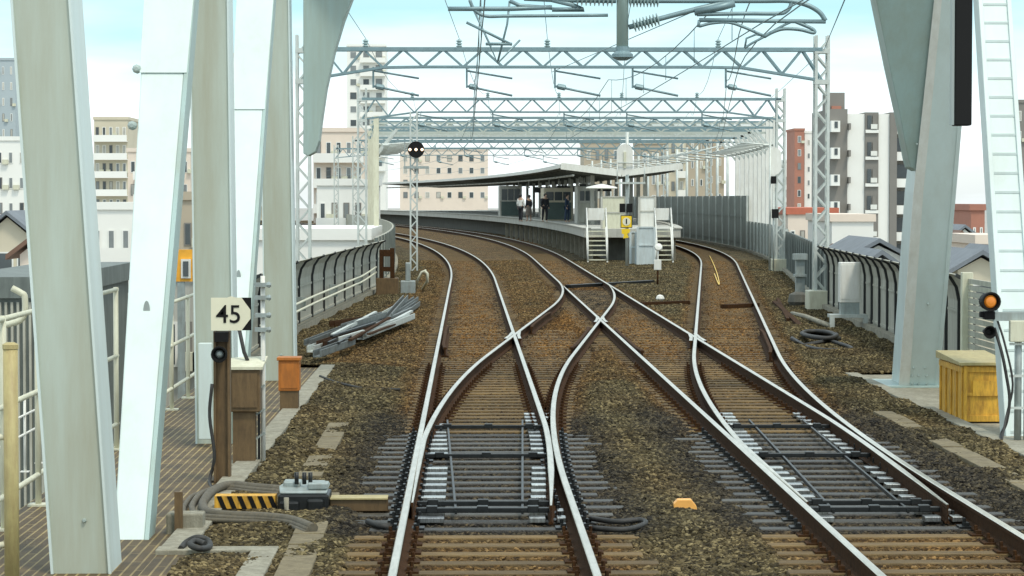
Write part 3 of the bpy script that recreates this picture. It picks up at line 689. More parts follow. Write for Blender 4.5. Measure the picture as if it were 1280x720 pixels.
# ------------------------------------------------------------------ catenary gantries
def lattice(mb, x, y, z0, z1, w_, r=.03, step=None):
    step = step or w_*1.15
    for sx in (-1, 1):
        for sy in (-1, 1): mb.lohi((x+sx*w_/2-r, y+sy*w_/2-r, z0), (x+sx*w_/2+r, y+sy*w_/2+r, z1))
    z = z0; k = 0
    while z+step <= z1:
        for sy in (-1, 1):
            a, c = ((x-w_/2, y+sy*w_/2, z), (x+w_/2, y+sy*w_/2, z+step)); 
            if k % 2: a, c = (x+w_/2, y+sy*w_/2, z), (x-w_/2, y+sy*w_/2, z+step)
            mb.beam(a, c, .02, .045); 
        for sx in (-1, 1): mb.beam((x+sx*w_/2, y-w_/2, z), (x+sx*w_/2, y+w_/2, z+step), .02, .04)
        z += step; k += 1
def gantry(lab, d, xa, xb, zt, zb, mast_top, haunch, base=True, r=.035, mm=None):
    mm = mm or M_gal_w
    t = thing('catenary_gantry', lab, 'gantry', (xb, d, -.2))
    for x in (xa, xb):
        mb = MB(); lattice(mb, x, d, -.1, mast_top, .32, r)
        for z in (zt, haunch): mb.lohi((x-.2, d-.2, z-.1), (x+.2, d+.2, z+.02))
        mb.build('mast', mm, t)
        mb = MB(); mb.lohi((x-.36, d-.4, -.25), (x+.36, d+.4, .32)); mb.build('footing', M_conc if x < 0 else M_offwhite, t, bevel=.02)
    mb = MB(); hy = .16
    n = int((xb-xa)/1.0); xs = np.linspace(xa, xb, n+1); hl = 2.2
    def low(x):
        e = min(x-xa, xb-x); return haunch+(zb-haunch)*min(1, e/hl)
    for sy in (-1, 1):
        y = d+sy*hy
        mb.beam((xa, y, zt), (xb, y, zt), .08, .1)
        for i in range(n):
            mb.beam((xs[i], y, low(xs[i])), (xs[i+1], y, low(xs[i+1])), .06, .06)
            xm = (xs[i]+xs[i+1])/2
            mb.beam((xs[i], y, low(xs[i])), (xm, y, zt), .025, .05); mb.beam((xm, y, zt), (xs[i+1], y, low(xs[i+1])), .025, .05)
    for i in range(n+1): mb.beam((xs[i], d-hy, zt), (xs[i], d+hy, zt), .04, .04); mb.beam((xs[i], d-hy, low(xs[i])), (xs[i], d+hy, low(xs[i])), .04, .04)
    mb.build('beam', M_catsteel, t)
    for q in (.12, .3, .47, .62, .8):
        x = xa+(xb-xa)*q; mb = MB(); mb.lathe([(.03, 0), (.09, .03), (.04, .07), (.09, .1), (.04, .14), (.09, .17), (.03, .22)], (x, d, zt+.05), n=8); mb.build('insulator', M_insul, t)
        mb = MB(); mb.beam((x+.2, d, zb), (x+.2, d, zb-.55), .05, .05); mb.tube([(x+.2, d, zb-.5), (x+1.4, d, zb-.75)], .03, 6); mb.tube([(x+.2, d, zb-.1), (x+1.4, d, zb-.3)], .025, 6); mb.lathe([(.03, 0), (.075, .03), (.075, .22), (.03, .25)], (x+.25, d, zb-.5), (1, 0, -.2), 8); mb.build('bracket', M_catsteel, t)
    return t
x1 = P(1026, 300, 66.4).x
g1 = gantry('nearest lattice catenary gantry, its right mast on a cream footing before the grey tower', 66.4, -4.3, x1, 6.66, 6.2, 7.03, 5.85)
x2 = P(975, 300, 101).x
g2 = gantry('second lattice catenary gantry, right mast carrying the white oval sign', 101, -4.2, x2, 6.72, 6.2, 7.15, 5.9)

# drop tube, cantilevers near the bridge portal
D0 = 33.0
t = thing('catenary_drop_post', 'pale blue drop tube with cantilever arms hanging between the two tracks', 'catenary post', P(778, 70, D0))
mb = MB(); a = P(778, 66, D0); mb.tube([a, (a.x, D0, 7.0)], .078, 16); mb.build('tube', M_bridge, t)
mb = MB(); mb.lathe([(.06, -.1), (.14, -.06), (.14, -.02), (.09, .02), (.09, .08)], a, n=16); mb.build('foot_flange', M_catsteel, t)
def arm(mb, pts, r): mb.tube([P(px, py, D0+dd) for px, py, dd in [(q if len(q) == 3 else (*q, 0)) for q in pts]], r, 8)
mb = MB()
arm(mb, [(786, 1), (860, 1), (950, 1), (985, 1), (1008, 6), (1024, 15), (1032, 26)], .032)
arm(mb, [(871, 18), (930, 17), (972, 17), (983, 14), (989, 5), (992, -15)], .026)
arm(mb, [(874, 25), (950, 26), (1032, 27)], .028)
arm(mb, [(786, 34), (830, 22), (872, 11), (918, 1)], .034); arm(mb, [(868, 15), (900, 9), (918, 4)], .05)
mb.build('cantilever_arm', M_catsteel, t)
mb = MB()
arm(mb, [(874, 33), (890, 29), (911, 28), (930, 34), (955, 45)], .02); arm(mb, [(955, 46), (966, 40), (980, 36), (1000, 37), (1017, 41), (1015, 36), (992, 26)], .024)
arm(mb, [(931, 60), (933, 48), (945, 43), (955, 45)], .014); arm(mb, [(874, 25), (873, 34)], .02); arm(mb, [(931, 60), (940, 54), (955, 46), (975, 34), (990, 27)], .016)
mb.build('registration_arm', M_catsteel, t)
def disc_row(px0, py0, px1, py1, n=9):
    mb = MB(); A, B = P(px0, py0, D0), P(px1, py1, D0); ax = (B-A).normalized()
    for k in range(n):
        c = A.lerp(B, k/(n-1)); mb.lathe([(.03, -.018), (.085, -.004), (.085, .004), (.03, .018)], c, ax, 12)
    mb.build('insulator', M_insul, t)
disc_row(793, 32, 822, 24, 8); disc_row(788, 1, 822, 1, 9); disc_row(765, 0, 722, -1, 9)
mb = MB()
arm(mb, [(770, 1), (700, 0), (655, -2)], .032); arm(mb, [(690, 9), (640, 11), (590, 11), (560, 11)], .03); arm(mb, [(690, 0), (715, 6), (730, 12), (690, 12)], .03)
arm(mb, [(637, 1), (650, 7), (690, 10)], .026); arm(mb, [(587, 0), (593, 12), (607, 20), (640, 20), (760, 19)], .022)
mb.build('cantilever_arm', M_catsteel, t)
mb = MB(); arm(mb, [(583, 28), (610, 41), (640, 56)], .018); arm(mb, [(607, 55), (640, 55)], .02); arm(mb, [(637, 1), (634, 30), (622, 78)], .014); arm(mb, [(592, 12), (612, 55), (622, 79), (650, 50)], .014)
mb.build('registration_arm', M_catsteel, t)
# wires
def wire(lab, pts, r=.008, nm='overhead_wire'):
    mb = MB(); mb.tube(pts, r, 5); return tag(mb.build(nm, M_catsteel), lab, 'overhead wire')
def sag(f, z0, amp, lo=8, hi=260, span=35):
    return [(f(d), d, z0-amp*4*(((d-33) % span)/span)*(1-((d-33) % span)/span)) for d in np.arange(lo, hi, 3.5)]
for f, nm in ((t1, 'left'), (m_, 'platform'), (r_, 'right-hand')):
    if f is r_: ff = lambda d: r_(d)
    else: ff = f
    wire('contact wire over the %s track' % nm, sag(ff, 5.0, .04), .009)
    wire('sagging messenger wire above the contact wire of the %s track' % nm, sag(ff, 5.95, .5), .010)
    for k, d in enumerate(np.arange(36, 150, 7)):
        pass
wire('thin feeder wire high over the right-hand mast tops', [P(1060, -10, 30), P(1030, 62, 66.4), (x2, 101, 7.1), (16, 150, 7)], .009)
wire('thin cross wire running up from the first gantry to the bridge portal', [P(690, 90, 66), P(905, -2, 33)], .008)
for q, nm in ((.12, 'first'), (.3, 'second'), (.47, 'third'), (.62, 'fourth'), (.8, 'fifth')):
    pts = []
    for d, xa, xb in ((66.4, -4.3, x1), (101, -4.2, x2), (121, t1(121)-4, wall_r(121)), (152, t1(152)-4, wall_r(152))): pts.append((xa+(xb-xa)*q, d, 6.95))
    P2 = [(pts[0][0]-(pts[1][0]-pts[0][0])*.75, 36, 7.4)]
    for a, c in zip(pts[:-1], pts[1:]):
        for k in range(5): u = k/5; P2.append((a[0]+(c[0]-a[0])*u, a[1]+(c[1]-a[1])*u, 6.95-.5*4*u*(1-u)))
    P2.append(pts[-1]); wire(nm + ' feeder wire from the left along the insulators on the gantry beams', P2, .008)
mbn = 0
t = thing('wire_droppers', 'short dropper wires hanging between messenger and contact wires', 'dropper wires', (0, 34, 5))
for f in (t1, m_):
    for d in np.arange(36, 100, 6.0):
        ph = ((d-33) % 35)/35; mb = MB(); mb.tube([(f(d), d, 5.0), (f(d), d, 5.95-.5*4*ph*(1-ph))], .006, 4); mb.build('dropper', M_catsteel, t)

# ------------------------------------------------------------------ overhead roof deck (spanning the station)
def portal_frames():
    fl = lambda d: t1(d)-4.1; fr = lambda d: wall_r(d)+.5
    for k, d in enumerate(np.arange(121, 152, 3.1)):
        xa, xb = fl(d), fr(d)
        t = thing('station_gantry', 'nearest dark-girdered portal frame of the station row, just beyond the second lattice gantry' if k == 0 else 'pale portal frame in the close row spanning the station tracks', 'gantry', ((xa+xb)/2, d, -.3), 'portal frames over the station tracks')
        mb = MB()
        dz = (.0, .12, -.08, .1, -.1, .05, -.05)[k % 7]
        if True:
            mb.beam((xa, d, 6.14+dz), (xb, d, 6.14+dz), .1, .1); mb.beam((xa, d, 6.6+dz), (xb, d, 6.6+dz), .1, .1)
            n = 18
            for q in range(n):
                a, c, m = xa+(xb-xa)*q/n, xa+(xb-xa)*(q+1)/n, xa+(xb-xa)*(q+.5)/n
                mb.beam((a, d, 6.18+dz), (m, d, 6.56+dz), .05, .06); mb.beam((m, d, 6.56+dz), (c, d, 6.18+dz), .05, .06)
        mb.build('girder', (M_catsteel, M_gal_w, M_tent)[k % 3], t)
        for x, sg in ((xa+.2, 1), (xb-.2, -1)):
            mb = MB(); mb.lohi((x-.12, d-.12, -.3), (x+.12, d+.12, 6.7)); mb.build('column', M_white if sg < 0 else M_offwhite, t)
            mb = MB(); mb.beam((x+sg*.1, d, 5.0), (x+sg*1.0, d, 6.1), .1, .12); mb.tube([(x+sg*.13, d, 5.3), (x+sg*1.7, d, 5.42)], .05, 6); mb.lathe([(.09, 0), (.09, .3)], (x+sg*.3, d, 5.3), (sg, 0, .06), 8); mb.build('knee_brace', M_gal_w, t)
portal_frames()
for k, d in enumerate(np.arange(155, 250, 6.5)):
    t = thing('catenary_mast', 'thin pale catenary mast in the row behind the platform canopy', 'catenary mast', (wall_r(d)+.3, d, -.3), 'thin masts behind the platform canopy')
    x = wall_r(d)+.3; mb = MB(); mb.tube([(x, d, -.3), (x, d, 6.4)], .09, 8); mb.build('pole', M_gal_w, t)
    mb = MB(); mb.tube([(x, d, 5.3), (x-2.2, d, 5.5)], .04, 6); mb.tube([(x, d, 6.1), (x-2.2, d, 5.5)], .03, 6); mb.lathe([(.08, 0), (.08, .25)], (x-.5, d, 5.35), (-1, 0, .1), 8); mb.build('bracket', M_gal_w, t)
for d, lab in ((168, 'lattice girder gantry above the far end of the platform canopy'), (196, 'farthest lattice girder gantry over the curve behind the canopy')):
    gantry(lab, d, t1(d)-4.2, wall_r(d)+.4, 6.6, 6.1, 6.9, 5.9, mm=M_gal_w)

# ------------------------------------------------------------------ station platform
def plat():
    t = thing('station_platform', 'curved island platform between the two far tracks', 'platform', (7.5, 116, -.2))
    fl = lambda d: m_(d)+1.62; fr = lambda d: r_(d)-1.62
    strip(fl, fr, 116, 300, .95, 1.35, 2).build('deck', M_conc_pale, t)
    strip(lambda d: fl(d)-.08, lambda d: fl(d)+.3, 115.95, 300, 1.352, 1.40, 2).build('edge_strip', M_conc_pale, t)
    strip(lambda d: fr(d)-.3, lambda d: fr(d)+.08, 115.95, 300, 1.352, 1.40, 2).build('edge_strip', M_conc_pale, t)
    strip(lambda d: fl(d)+1.2, lambda d: fr(d)-1.2, 117.5, 300, -.3, .94, 2).build('core_wall', M_conc_dark, t)
    for d in np.arange(117.5, 190, 4):
        for f in (lambda d: fl(d)+.35, lambda d: fr(d)-.35):
            mb = MB(); mb.lohi((f(d)-.12, d-.12, -.3), (f(d)+.12, d+.12, .95)); mb.build('pier', M_conc, t)
    # canopy
    c = thing('platform_canopy', 'white edged butterfly canopy over the island platform', 'canopy', (7.5, 131, 1.35))
    ds = list(np.arange(131, 290, 3)); vs = []; fs = []
    for d in ds:
        cl, cr = fl(d)-.35, fr(d)+.35; cm = (cl+cr)/2
        vs += [(cl, d, 4.52), (cm, d, 4.16), (cr, d, 4.52), (cr, d, 4.34), (cm, d, 3.94), (cl, d, 4.34)]
    for i in range(len(ds)-1):
        for j in range(6): fs.append((i*6+j, i*6+(j+1) % 6, i*6+6+(j+1) % 6, i*6+6+j))
    fs += [(0, 1, 4, 5), (1, 2, 3, 4)]
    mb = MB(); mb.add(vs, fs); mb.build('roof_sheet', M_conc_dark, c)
    mb = MB()
    cl, cr = fl(131)-.4, fr(131)+.4; cm = (cl+cr)/2
    mb.beam((cl, 130.9, 4.43), (cm, 130.9, 4.05), .1, .34); mb.beam((cm, 130.9, 4.05), (cr, 130.9, 4.43), .1, .34)
    for i in range(len(ds)-1):
        for f, s in ((fl, -.4), (fr, .4)): mb.beam((f(ds[i])+s, ds[i], 4.43), (f(ds[i+1])+s, ds[i+1], 4.43), .08, .2)
    mb.build('fascia', M_white, c)
    for d in np.arange(134, 220, 6):
        cm = (fl(d)+fr(d))/2; q = 1.4
        for s in (-1, 1):
            mb = MB(); mb.lohi((cm+s*q-.1, d-.1, 1.35), (cm+s*q+.1, d+.1, 4.2)); mb.beam((cm-s*.2, d, 3.85), (cm+s*2.6, d, 4.2), .12, .16); mb.build('column', M_conc_pale, c)
    for d in np.arange(133, 215, 3.0):
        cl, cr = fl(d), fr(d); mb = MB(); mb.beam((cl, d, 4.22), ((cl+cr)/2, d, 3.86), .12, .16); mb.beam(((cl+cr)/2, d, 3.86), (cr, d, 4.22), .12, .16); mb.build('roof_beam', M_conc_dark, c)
    for d in np.arange(136, 200, 8.0):
        mb = MB(); x = fl(d)+1.5; mb.lohi((x-.06, d, 3.5), (x+.06, d+2.4, 3.6)); mb.beam((x, d+.4, 3.6), (x, d+.4, 4.2), .03, .03); mb.beam((x, d+2, 3.6), (x, d+2, 4.2), .03, .03); mb.build('light_fitting', M_white, c)
    for d in (142, 160, 178):
        mb = MB(); x = fl(d)+2.2; mb.lohi((x-.9, d, 3.15), (x+.9, d+.12, 3.55)); mb.beam((x-.7, d+.06, 3.5), (x-.7, d+.06, 4.1), .03, .03); mb.beam((x+.7, d+.06, 3.5), (x+.7, d+.06, 4.1), .03, .03); mb.build('hanging_board', M_panel_post, c)
    mb = MB()
    for i in range(len(ds)-1): mb.tube([(fl(ds[i])+.25, ds[i], 3.95), (fl(ds[i+1])+.25, ds[i+1], 3.95)], .06, 6)
    mb.build('gutter_pipe', M_conc_pale, c)
    # waiting room and stair house on the platform
    def house(nm, lab, px0, px1, d, dep, zt, mw, md):
        x0, x1 = P(px0, 250, d).x, P(px1, 250, d).x
        h = thing(nm, lab, 'kiosk', ((x0+x1)/2, d, 1.36))
        mb = MB(); mb.lohi((x0, d, 2.55), (x1, d+dep, zt)); mb.lohi((x0, d+.05, 1.36), (x1, d+dep, 2.55)); mb.build('wall', mw, h)
        mb = MB(); mb.lohi((x0+.1, d-.03, 1.45), (x1-.1, d+.04, 2.5)); mb.build('lower_panel', md, h)
        mb = MB()
        for k in range(3):
            a = x0+.1+(x1-x0-.2)*k/3; mb.lohi((a+.03, d-.02, 2.62), (a+(x1-x0-.2)/3-.03, d-.004, zt-.25))
        mb.build('window', M_glass, h)
    M_green = mat('dark_green_panel', (.055, .085, .075), .5)
    house('waiting_room', 'small waiting room with dark green lower panels under the canopy', 680, 716, 156, 7, 3.4, M_wallbeige, M_green)
    house('stair_house', 'pale stair enclosure at the far end of the platform', 625, 652, 190, 10, 3.7, M_conc_pale, M_green)
    house('kiosk', 'pale kiosk on the near platform beside the umbrella-shaped lamp', 722, 747, 137, 4, 3.4, M_conc_pale, M_panel)
    return t
plat()
# stairs at both platform corners
def stair(lab, px, d, wpx):
    x = P(px, 300, d).x; w_ = wpx/FPX*d
    t = thing('platform_stair', lab, 'stair', (x, d, -.2), 'end stairs of the platform')
    n = 7
    for i in range(n):
        z = -.2+1.5*(i+.6)/n; y = d+1.2*i/n
        mb = MB(); mb.lohi((x-w_/2+.08, y, z), (x+w_/2-.08, y+.2, z+.05)); mb.build('tread', M_offwhite, t)
    for s in (-1, 1):
        mb = MB(); xx = x+s*(w_/2-.03); mb.beam((xx, d-.1, -.2), (xx, d+1.25, 1.42), .06, .14); mb.build('stringer', M_white, t)
        mb = MB(); mb.tube([(xx, d-.1, -.2), (xx, d-.05, .75), (xx, d+1.2, 2.3), (xx, d+1.2, 1.4)], .035, 6); mb.build('handrail', M_white, t)
    mb = MB(); mb.lohi((x-w_/2+.1, d+1.2, 1.75), (x+w_/2-.1, d+1.24, 2.3)); mb.build('gate_board', M_white, t)
stair('left steel stair with white handrails at the end of the platform', 747, 114.5, 26)
stair('right steel stair with white handrails, beside the pale blue cabinet', 831, 114.5, 22)
def slab_thing(nm, lab, cat, px0, px1, py0, py1, d, dep, m, frame=True, mf=None):
    a, c = P(px0, py1, d), P(px1, py0, d)
    t = thing(nm, lab, cat, ((a.x+c.x)/2, d, a.z))
    mb = MB(); mb.lohi((a.x, d, a.z), (c.x, d+dep, c.z)); mb.build('panel', m, t, bevel=.01)
    if frame:
        mb = MB(); k = .05
        for q in ((a.x-k, a.z, a.x+k, c.z), (c.x-k, a.z, c.x+k, c.z)): mb.lohi((q[0], d-.03, q[1]), (q[2], d+.03, q[3]))
        for z in (a.z+.03, (a.z*.45+c.z*.55), c.z): mb.lohi((a.x+.05, d-.034, z-.03), (c.x-.05, d+.03, z+.03))
        mb.build('frame', mf or M_conc_pale, t)
    return t
slab_thing('end_screen', 'cream end screen on the platform left of the yellow sign', 'screen', 752, 782, 246, 290, 117.2, .08, M_offwhite)
slab_thing('end_screen', 'white corrugated end screen on the platform right of the signal post', 'screen', 799, 819, 246, 286, 117.2, .08, M_white)
M_pblue = mat('pale_blue_cabinet', (.56, .64, .65), .5, 0, .06, 2, (.35, .36, .32), .5)
t = slab_thing('equipment_cabinet', 'pale blue equipment cabinet standing on the ground before the platform', 'cabinet', 797, 818, 284, 334, 110, .6, M_pblue, mf=M_pblue)
slab_thing('equipment_cabinet', 'narrow pale grey cabinet beside the yellow sign post', 'cabinet', 788, 795, 290, 332, 110.5, .5, M_conc_pale, mf=M_pblue)
# umbrella lamp
t = thing('platform_lamp', 'wide white umbrella-shaped lamp above the platform end', 'lamp', (P(752, 235, 125).x, 125, 1.36))
q = P(752, 236, 125); mb = MB(); mb.lathe([(.74, 0), (.8, .04), (.72, .1), (.3, .19), (.08, .24)], q, n=20); mb.build('lamp_shade', M_white, t)
mb = MB(); mb.tube([(q.x, 125, 1.36), (q.x, 125, q.z+.2)], .05, 8); mb.build('pole', M_conc_pale, t)
# signal post at platform end
d = 108
t = thing('signal_post', 'pale signal post with oval white backboard at the platform end', 'signal', (P(784, 300, d).x, d, -.2))
q = P(784, 165, d); X = q.x
mb = MB(); mb.tube([(X, d, -.2), (X, d, q.z)], .07, 10); mb.build('post', M_gal_w, t)
def oval(px0, px1, py0, py1, d, th=.05):
    a, c = P(px0, py1, d), P(px1, py0, d); r = (c.x-a.x)/2; cx = (a.x+c.x)/2; pts = []
    for k in range(9): an = math.pi*k/8; pts.append((cx+r*math.cos(an), d, c.z-r+r*math.sin(an)))
    for k in range(9): an = math.pi+math.pi*k/8; pts.append((cx+r*math.cos(an), d, a.z+r+r*math.sin(an)))
    return pts
mb = MB(); mb.prism(oval(771, 791, 180, 219, d-.25), (0, .06, 0)); mb.build('backboard', M_white, t)
mb = MB(); mb.lohi((P(779, 210, d).x, d-.3, P(779, 210, d).z), (P(782, 190, d).x, d-.25, P(782, 190, d).z)); mb.build('bracket_bar', M_offwhite, t)
a = P(770, 230, d); c = P(806, 227, d); mb = MB(); mb.lohi((a.x, d-.4, a.z), (c.x, d+.4, a.z+.08)); mb.build('work_stage', M_gal_w, t)
mb = MB()
for px in (771, 805): q = P(px, 229, d); mb.tube([(q.x, d-.35, a.z), (q.x, d-.35, a.z+.9)], .025, 6)
mb.tube([(P(771, 229, d).x, d-.35, a.z+.9), (P(805, 229, d).x, d-.35, a.z+.9)], .025, 6); mb.build('stage_rail', M_gal_w, t)
mb = MB()
for px in (778, 787): q = P(px, 260, d-.15); mb.box(q, (.24, .2, .38))
mb.build('lamp_box', M_black, t)
q = P(783, 277, d-.2); s = thing('yellow_sign', 'yellow square sign with a ringed numeral 1, on the signal post', 'sign', q)
mb = MB(); mb.box(q, (.44, .04, .48)); mb.build('board', M_yellow_sign, s)
mb = MB(); mb.box(q+Vector((0, .012, 0)), (.5, .03, .54)); mb.build('rim', M_black, s)
mb = MB(); mb.lathe([(.17, 0), (.17, .012)], q+Vector((0, -.035, 0)), (0, 1, 0), 24); mb.build('white_disc', M_signwhite, s)
text_part('numeral', '1', .28, q+Vector((0, -.045, 0)), M_black, s, .012)
q2 = P(782, 291, d-.2); mb = MB()
pts = [P(px, py, d-.2) for px, py in ((777, 286), (788, 286), (787, 291), (784, 292), (786, 297), (779, 298), (780, 293), (777, 292))]
mb.prism(pts, (0, .04, 0)); tag(mb.build('yellow_tag', M_yellow_sign), 'ragged yellow tag hanging under the numeral sign', 'tag')
# low marker signal between tracks
d = 84
q = P(822, 359, d); t = thing('marker_post', 'small white marker box on a thin post in front of the right stair', 'marker', (q.x, d, -.2))
mb = MB(); mb.tube([(q.x, d, -.2), (q.x, d, .45)], .035, 8); mb.build('post', M_rust, t)
mb = MB(); c = P(822, 331, d); mb.box((c.x, d, c.z), (.24, .14, .34)); mb.build('box', M_white, t, bevel=.01)
mb = MB(); c = P(823, 309, d); mb.lathe([(.14, 0), (.12, .06), (.02, .08)], c, (0, -1, .4), 12); mb.tube([(q.x, d, .4), c], .02, 6); mb.build('dish', M_white, t)
def rock(lab, px, py, r, m, nm='stone'):
    q = G(px, py, -.18); mb = MB(); mb.lathe([(r*.7, 0), (r, r*.5), (r*.75, r*1.1), (r*.2, r*1.35)], q, n=7); tag(mb.build(nm, m), lab, 'stone')
rock('single white painted stone in the ballast below the marker post', 825, 376, .13, M_white)
# yellow hose in the right-hand track
mb = MB(); mb.tube([G(px, py, -.13) for px, py in ((887, 320), (891, 328), (895, 338), (898, 348), (899, 356), (896, 350), (893, 342))], .018, 6)
tag(mb.build('hose', mat('yellow_hose', (.75, .5, .08), .5)), 'yellow hose lying between the rails of the right-hand curve', 'hose')

# ------------------------------------------------------------------ trackside equipment, right
d = 56
a, c = P(1050, 385, d), P(1076, 328, d)
t = thing('white_cabinet', 'white metal cabinet on a grey stand before the barrier wall', 'cabinet', ((a.x+c.x)/2, d, -.2))
mb = MB(); mb.lohi((a.x, d, a.z+.12), (c.x, d+.3, c.z)); mb.build('cabinet_body', M_white, t, bevel=.012)
mb = MB(); mb.lohi((a.x+.03, d-.012, a.z+.2), (c.x-.03, d-.001, c.z-.05)); mb.build('door', M_white, t)
mb = MB(); mb.lohi((a.x+.02, d+.02, .1), (c.x-.02, d+.28, a.z+.12)); mb.build('cabinet_base', M_gal, t)
mb = MB(); a2, c2 = P(1037, 393, d), P(1084, 393, d); mb.lohi((a2.x, d-.1, a2.z-.07), (c2.x, d+.35, a2.z))
for x in (a2.x+.05, c2.x-.05): mb.lohi((x-.05, d-.1, -.22), (x+.05, d, a2.z-.07))
mb.build('stand', M_gal_w, t)
def coil(lab, px, py, R0, n, m, d_sq=1.0):
    q = G(px, py, -.14); pts = []
    for i in range(n*16):
        an = i*2*math.pi/16; r = R0*(.75+.25*math.sin(i*.37)); pts.append(q+Vector((r*math.cos(an), 3*r*d_sq*math.sin(an), .03+.012*(i/16) + .05*abs(math.sin(i*.21)))))
    mb = MB(); mb.tube(pts, .045, 7); tail = [pts[0], G(px-25, py+7, -.13), G(px-40, py-2, -.13)]; mb.tube(tail, .045, 7)
    tail = [pts[8], G(px+15, py+3, -.12), G(px+35, py+11, -.13), G(px, py+12, -.13), G(px-22, py+8, -.13)]; mb.tube(tail, .035, 7)
    tag(mb.build('cable_coil', m), lab, 'cable coil')
coil('black cable coiled on the ballast in front of the white cabinet', 1030, 425, .42, 5, M_rubber)
q = P(1000, 330, 74); t = thing('short_post', 'short grey steel post left of the cream mast footing', 'post', (q.x, 74, -.2))
mb = MB(); mb.lohi((q.x-.13, 73.9, -.2), (q.x+.13, 74.1, 1.0)); mb.build('shaft', M_gal, t)
mb = MB(); mb.lohi((q.x-.2, 73.8, .95), (q.x+.2, 74.2, 1.12)); mb.lohi((q.x-.18, 73.8, .45), (q.x+.18, 74.2, .52)); mb.build('head_bracket', M_gal, t)
mb = MB(); mb.beam(G(968, 378, -.14), G(1000, 408, -.14), .12, .1); mb.beam(G(972, 374, -.14), G(985, 400, -.12), .08, .08)
tag(mb.build('steel_bar', M_rust), 'rusty steel bar lying beside the right-hand rail', 'bar')
mb = MB(); mb.tube([G(990, 392, -.12), G(1008, 396, -.1), G(1026, 403, -.05), G(1040, 408, -.1)], .06, 7); tag(mb.build('cable_duct', M_conc), 'pale cable duct between the footing and the white cabinet', 'duct')
mb = MB(); mb.lathe([(.2, 0), (.3, .15), (.25, .35), (.1, .42)], G(998, 384, -.2), n=9); tag(mb.build('rock', M_conc_dark), 'dark boulder against the cream mast footing', 'rock')
mb = MB(); mb.beam(G(800, 380, -.12), G(860, 378, -.12), .18, .1); mb.beam(G(905, 383, -.12), G(945, 381, -.12), .25, .1); tag(mb.build('cable_crossing', M_rust), 'dark cable crossing under the right-hand rails', 'cable')
mb = MB(); mb.beam(G(710, 358, -.12), G(815, 352, -.12), .22, .1); tag(mb.build('cable_crossing', M_black_steel), 'black drive rod cover beside the far switch near the platform', 'rod cover')
# mast mounted oval sign & box on gantry 2
a = P(967, 200, 100.6); t = thing('repeater_signal', 'white oval signal board on the second lattice mast', 'signal', a)
mb = MB(); mb.prism(oval(957, 977, 184, 219, 100.5), (0, .06, 0)); mb.build('backboard', M_white, t)
mb = MB(); q = P(967, 225, 100.5); mb.box(q, (.2, .2, .3)); q = P(969, 267, 100.4); mb.box(q, (.26, .2, .36)); mb.build('lamp_box', M_black, t)
mb = MB(); mb.tube([(q.x-.2, 100.5, -.2), (q.x-.2, 100.5, 5)], .04, 6); mb.tube([(q.x-.05, 100.5, -.2), (q.x-.05, 100.5, 3)], .03, 6); mb.build('conduit', M_gal_w, t)

# yellow box
def yellow_box():
    a = G(1204, 529, -.2); d = a.y; x0 = a.x; x1 = x0+.56; dep = 1.6; z1 = .56
    t = thing('storage_box', 'weathered yellow wooden box with sloping lid on the right walkway', 'box', ((x0+x1)/2, d, -.2))
    mb = MB(); mb.lohi((x0, d, -.18), (x1, d+dep, z1)); mb.build('body', M_yellow, t, bevel=.008)
    mb = MB(); k = .05
    for (xa, xb, za, zb) in ((x0-.0, x0+k, -.18, z1), (x1-k, x1, -.18, z1), (x0+k, x1-k, z1-.09, z1-.02), (x0+k, x1-k, -.18, -.1), (x0+k, x1-k, .16, .2)):
        mb.lohi((xa, d-.022, za), (xb, d-.002, zb))
    for i in range(5):
        y = d+.02+i*(dep-.1)/4; mb.lohi((x0-.022, y, -.18), (x0-.002, y+.06, z1-.02))
    mb.lohi((x0-.024, d-.0, z1-.1), (x0-.003, d+dep, z1-.02)); mb.build('battens', M_yellow, t, bevel=.004)
    mb = MB(); mb.prism([(x0-.06, d-.06, z1), (x0-.06, d-.06, z1+.04), (x0-.06, d+dep+.05, z1+.1), (x0-.06, d+dep+.05, z1)], (x1-x0+.12, 0, 0)); mb.build('lid', M_tan, t, bevel=.006)
    mb = MB(); mb.lohi((x0+.12, d-.03, .16), (x1-.12, d-.023, .36)); mb.build('drawer_front', M_yellow, t)
yellow_box()
# right edge pole with lamps and horn
d = 30.6; X = P(1273, 400, d).x
t = thing('lamp_bracket_pole', 'pole at the right edge with amber lamp, black horn and cables', 'signal', (X, d, -.2))
mb = MB(); mb.tube([(X, d, -.2), (X, d, P(0, 394, d).z)], .045, 12); mb.tube([(X+.11, d, -.2), (X+.11, d, P(0, 384, d).z)], .04, 12); mb.build('pole', M_gal, t)
mb = MB()
for py in (430, 470, 510): q = P(1262, py, d-.05); mb.beam(q, q+Vector((.25, 0, 0)), .03, .03)
mb.build('pole_clamp', M_gal_w, t)
mb = MB(); mb.lohi((P(1241, 400, d).x, d-.06, P(0, 402, d).z), (X+.1, d+.02, P(0, 391, d).z)); mb.build('cross_arm', M_gal, t)
mb = MB(); mb.box(P(1272, 414, d-.08), (.2, .1, .26)); mb.build('junction_box', M_offwhite, t, bevel=.01)
c = P(1238, 377, d-.1)
mb = MB(); mb.lathe([(.06, .2), (.1, .14), (.118, .0), (.118, -.05), (.1, -.05), (.085, -.0)], c, (-.12, 1, 0), 20); mb.build('lamp_housing', M_black, t)
mb = MB(); mb.lathe([(.078, 0), (.06, -.025), (.02, -.035)], c+Vector((-.002, -.005, 0)), (-.12, 1, 0), 20); mb.build('amber_lens', M_amber, t)
mb = MB(); mb.box(P(1236, 394, d), (.13, .14, .1)); mb.box(P(1228, 393, d), (.07, .08, .07)); mb.build('lamp_mount', M_black, t, bevel=.01)
c = P(1236, 415, d-.1)
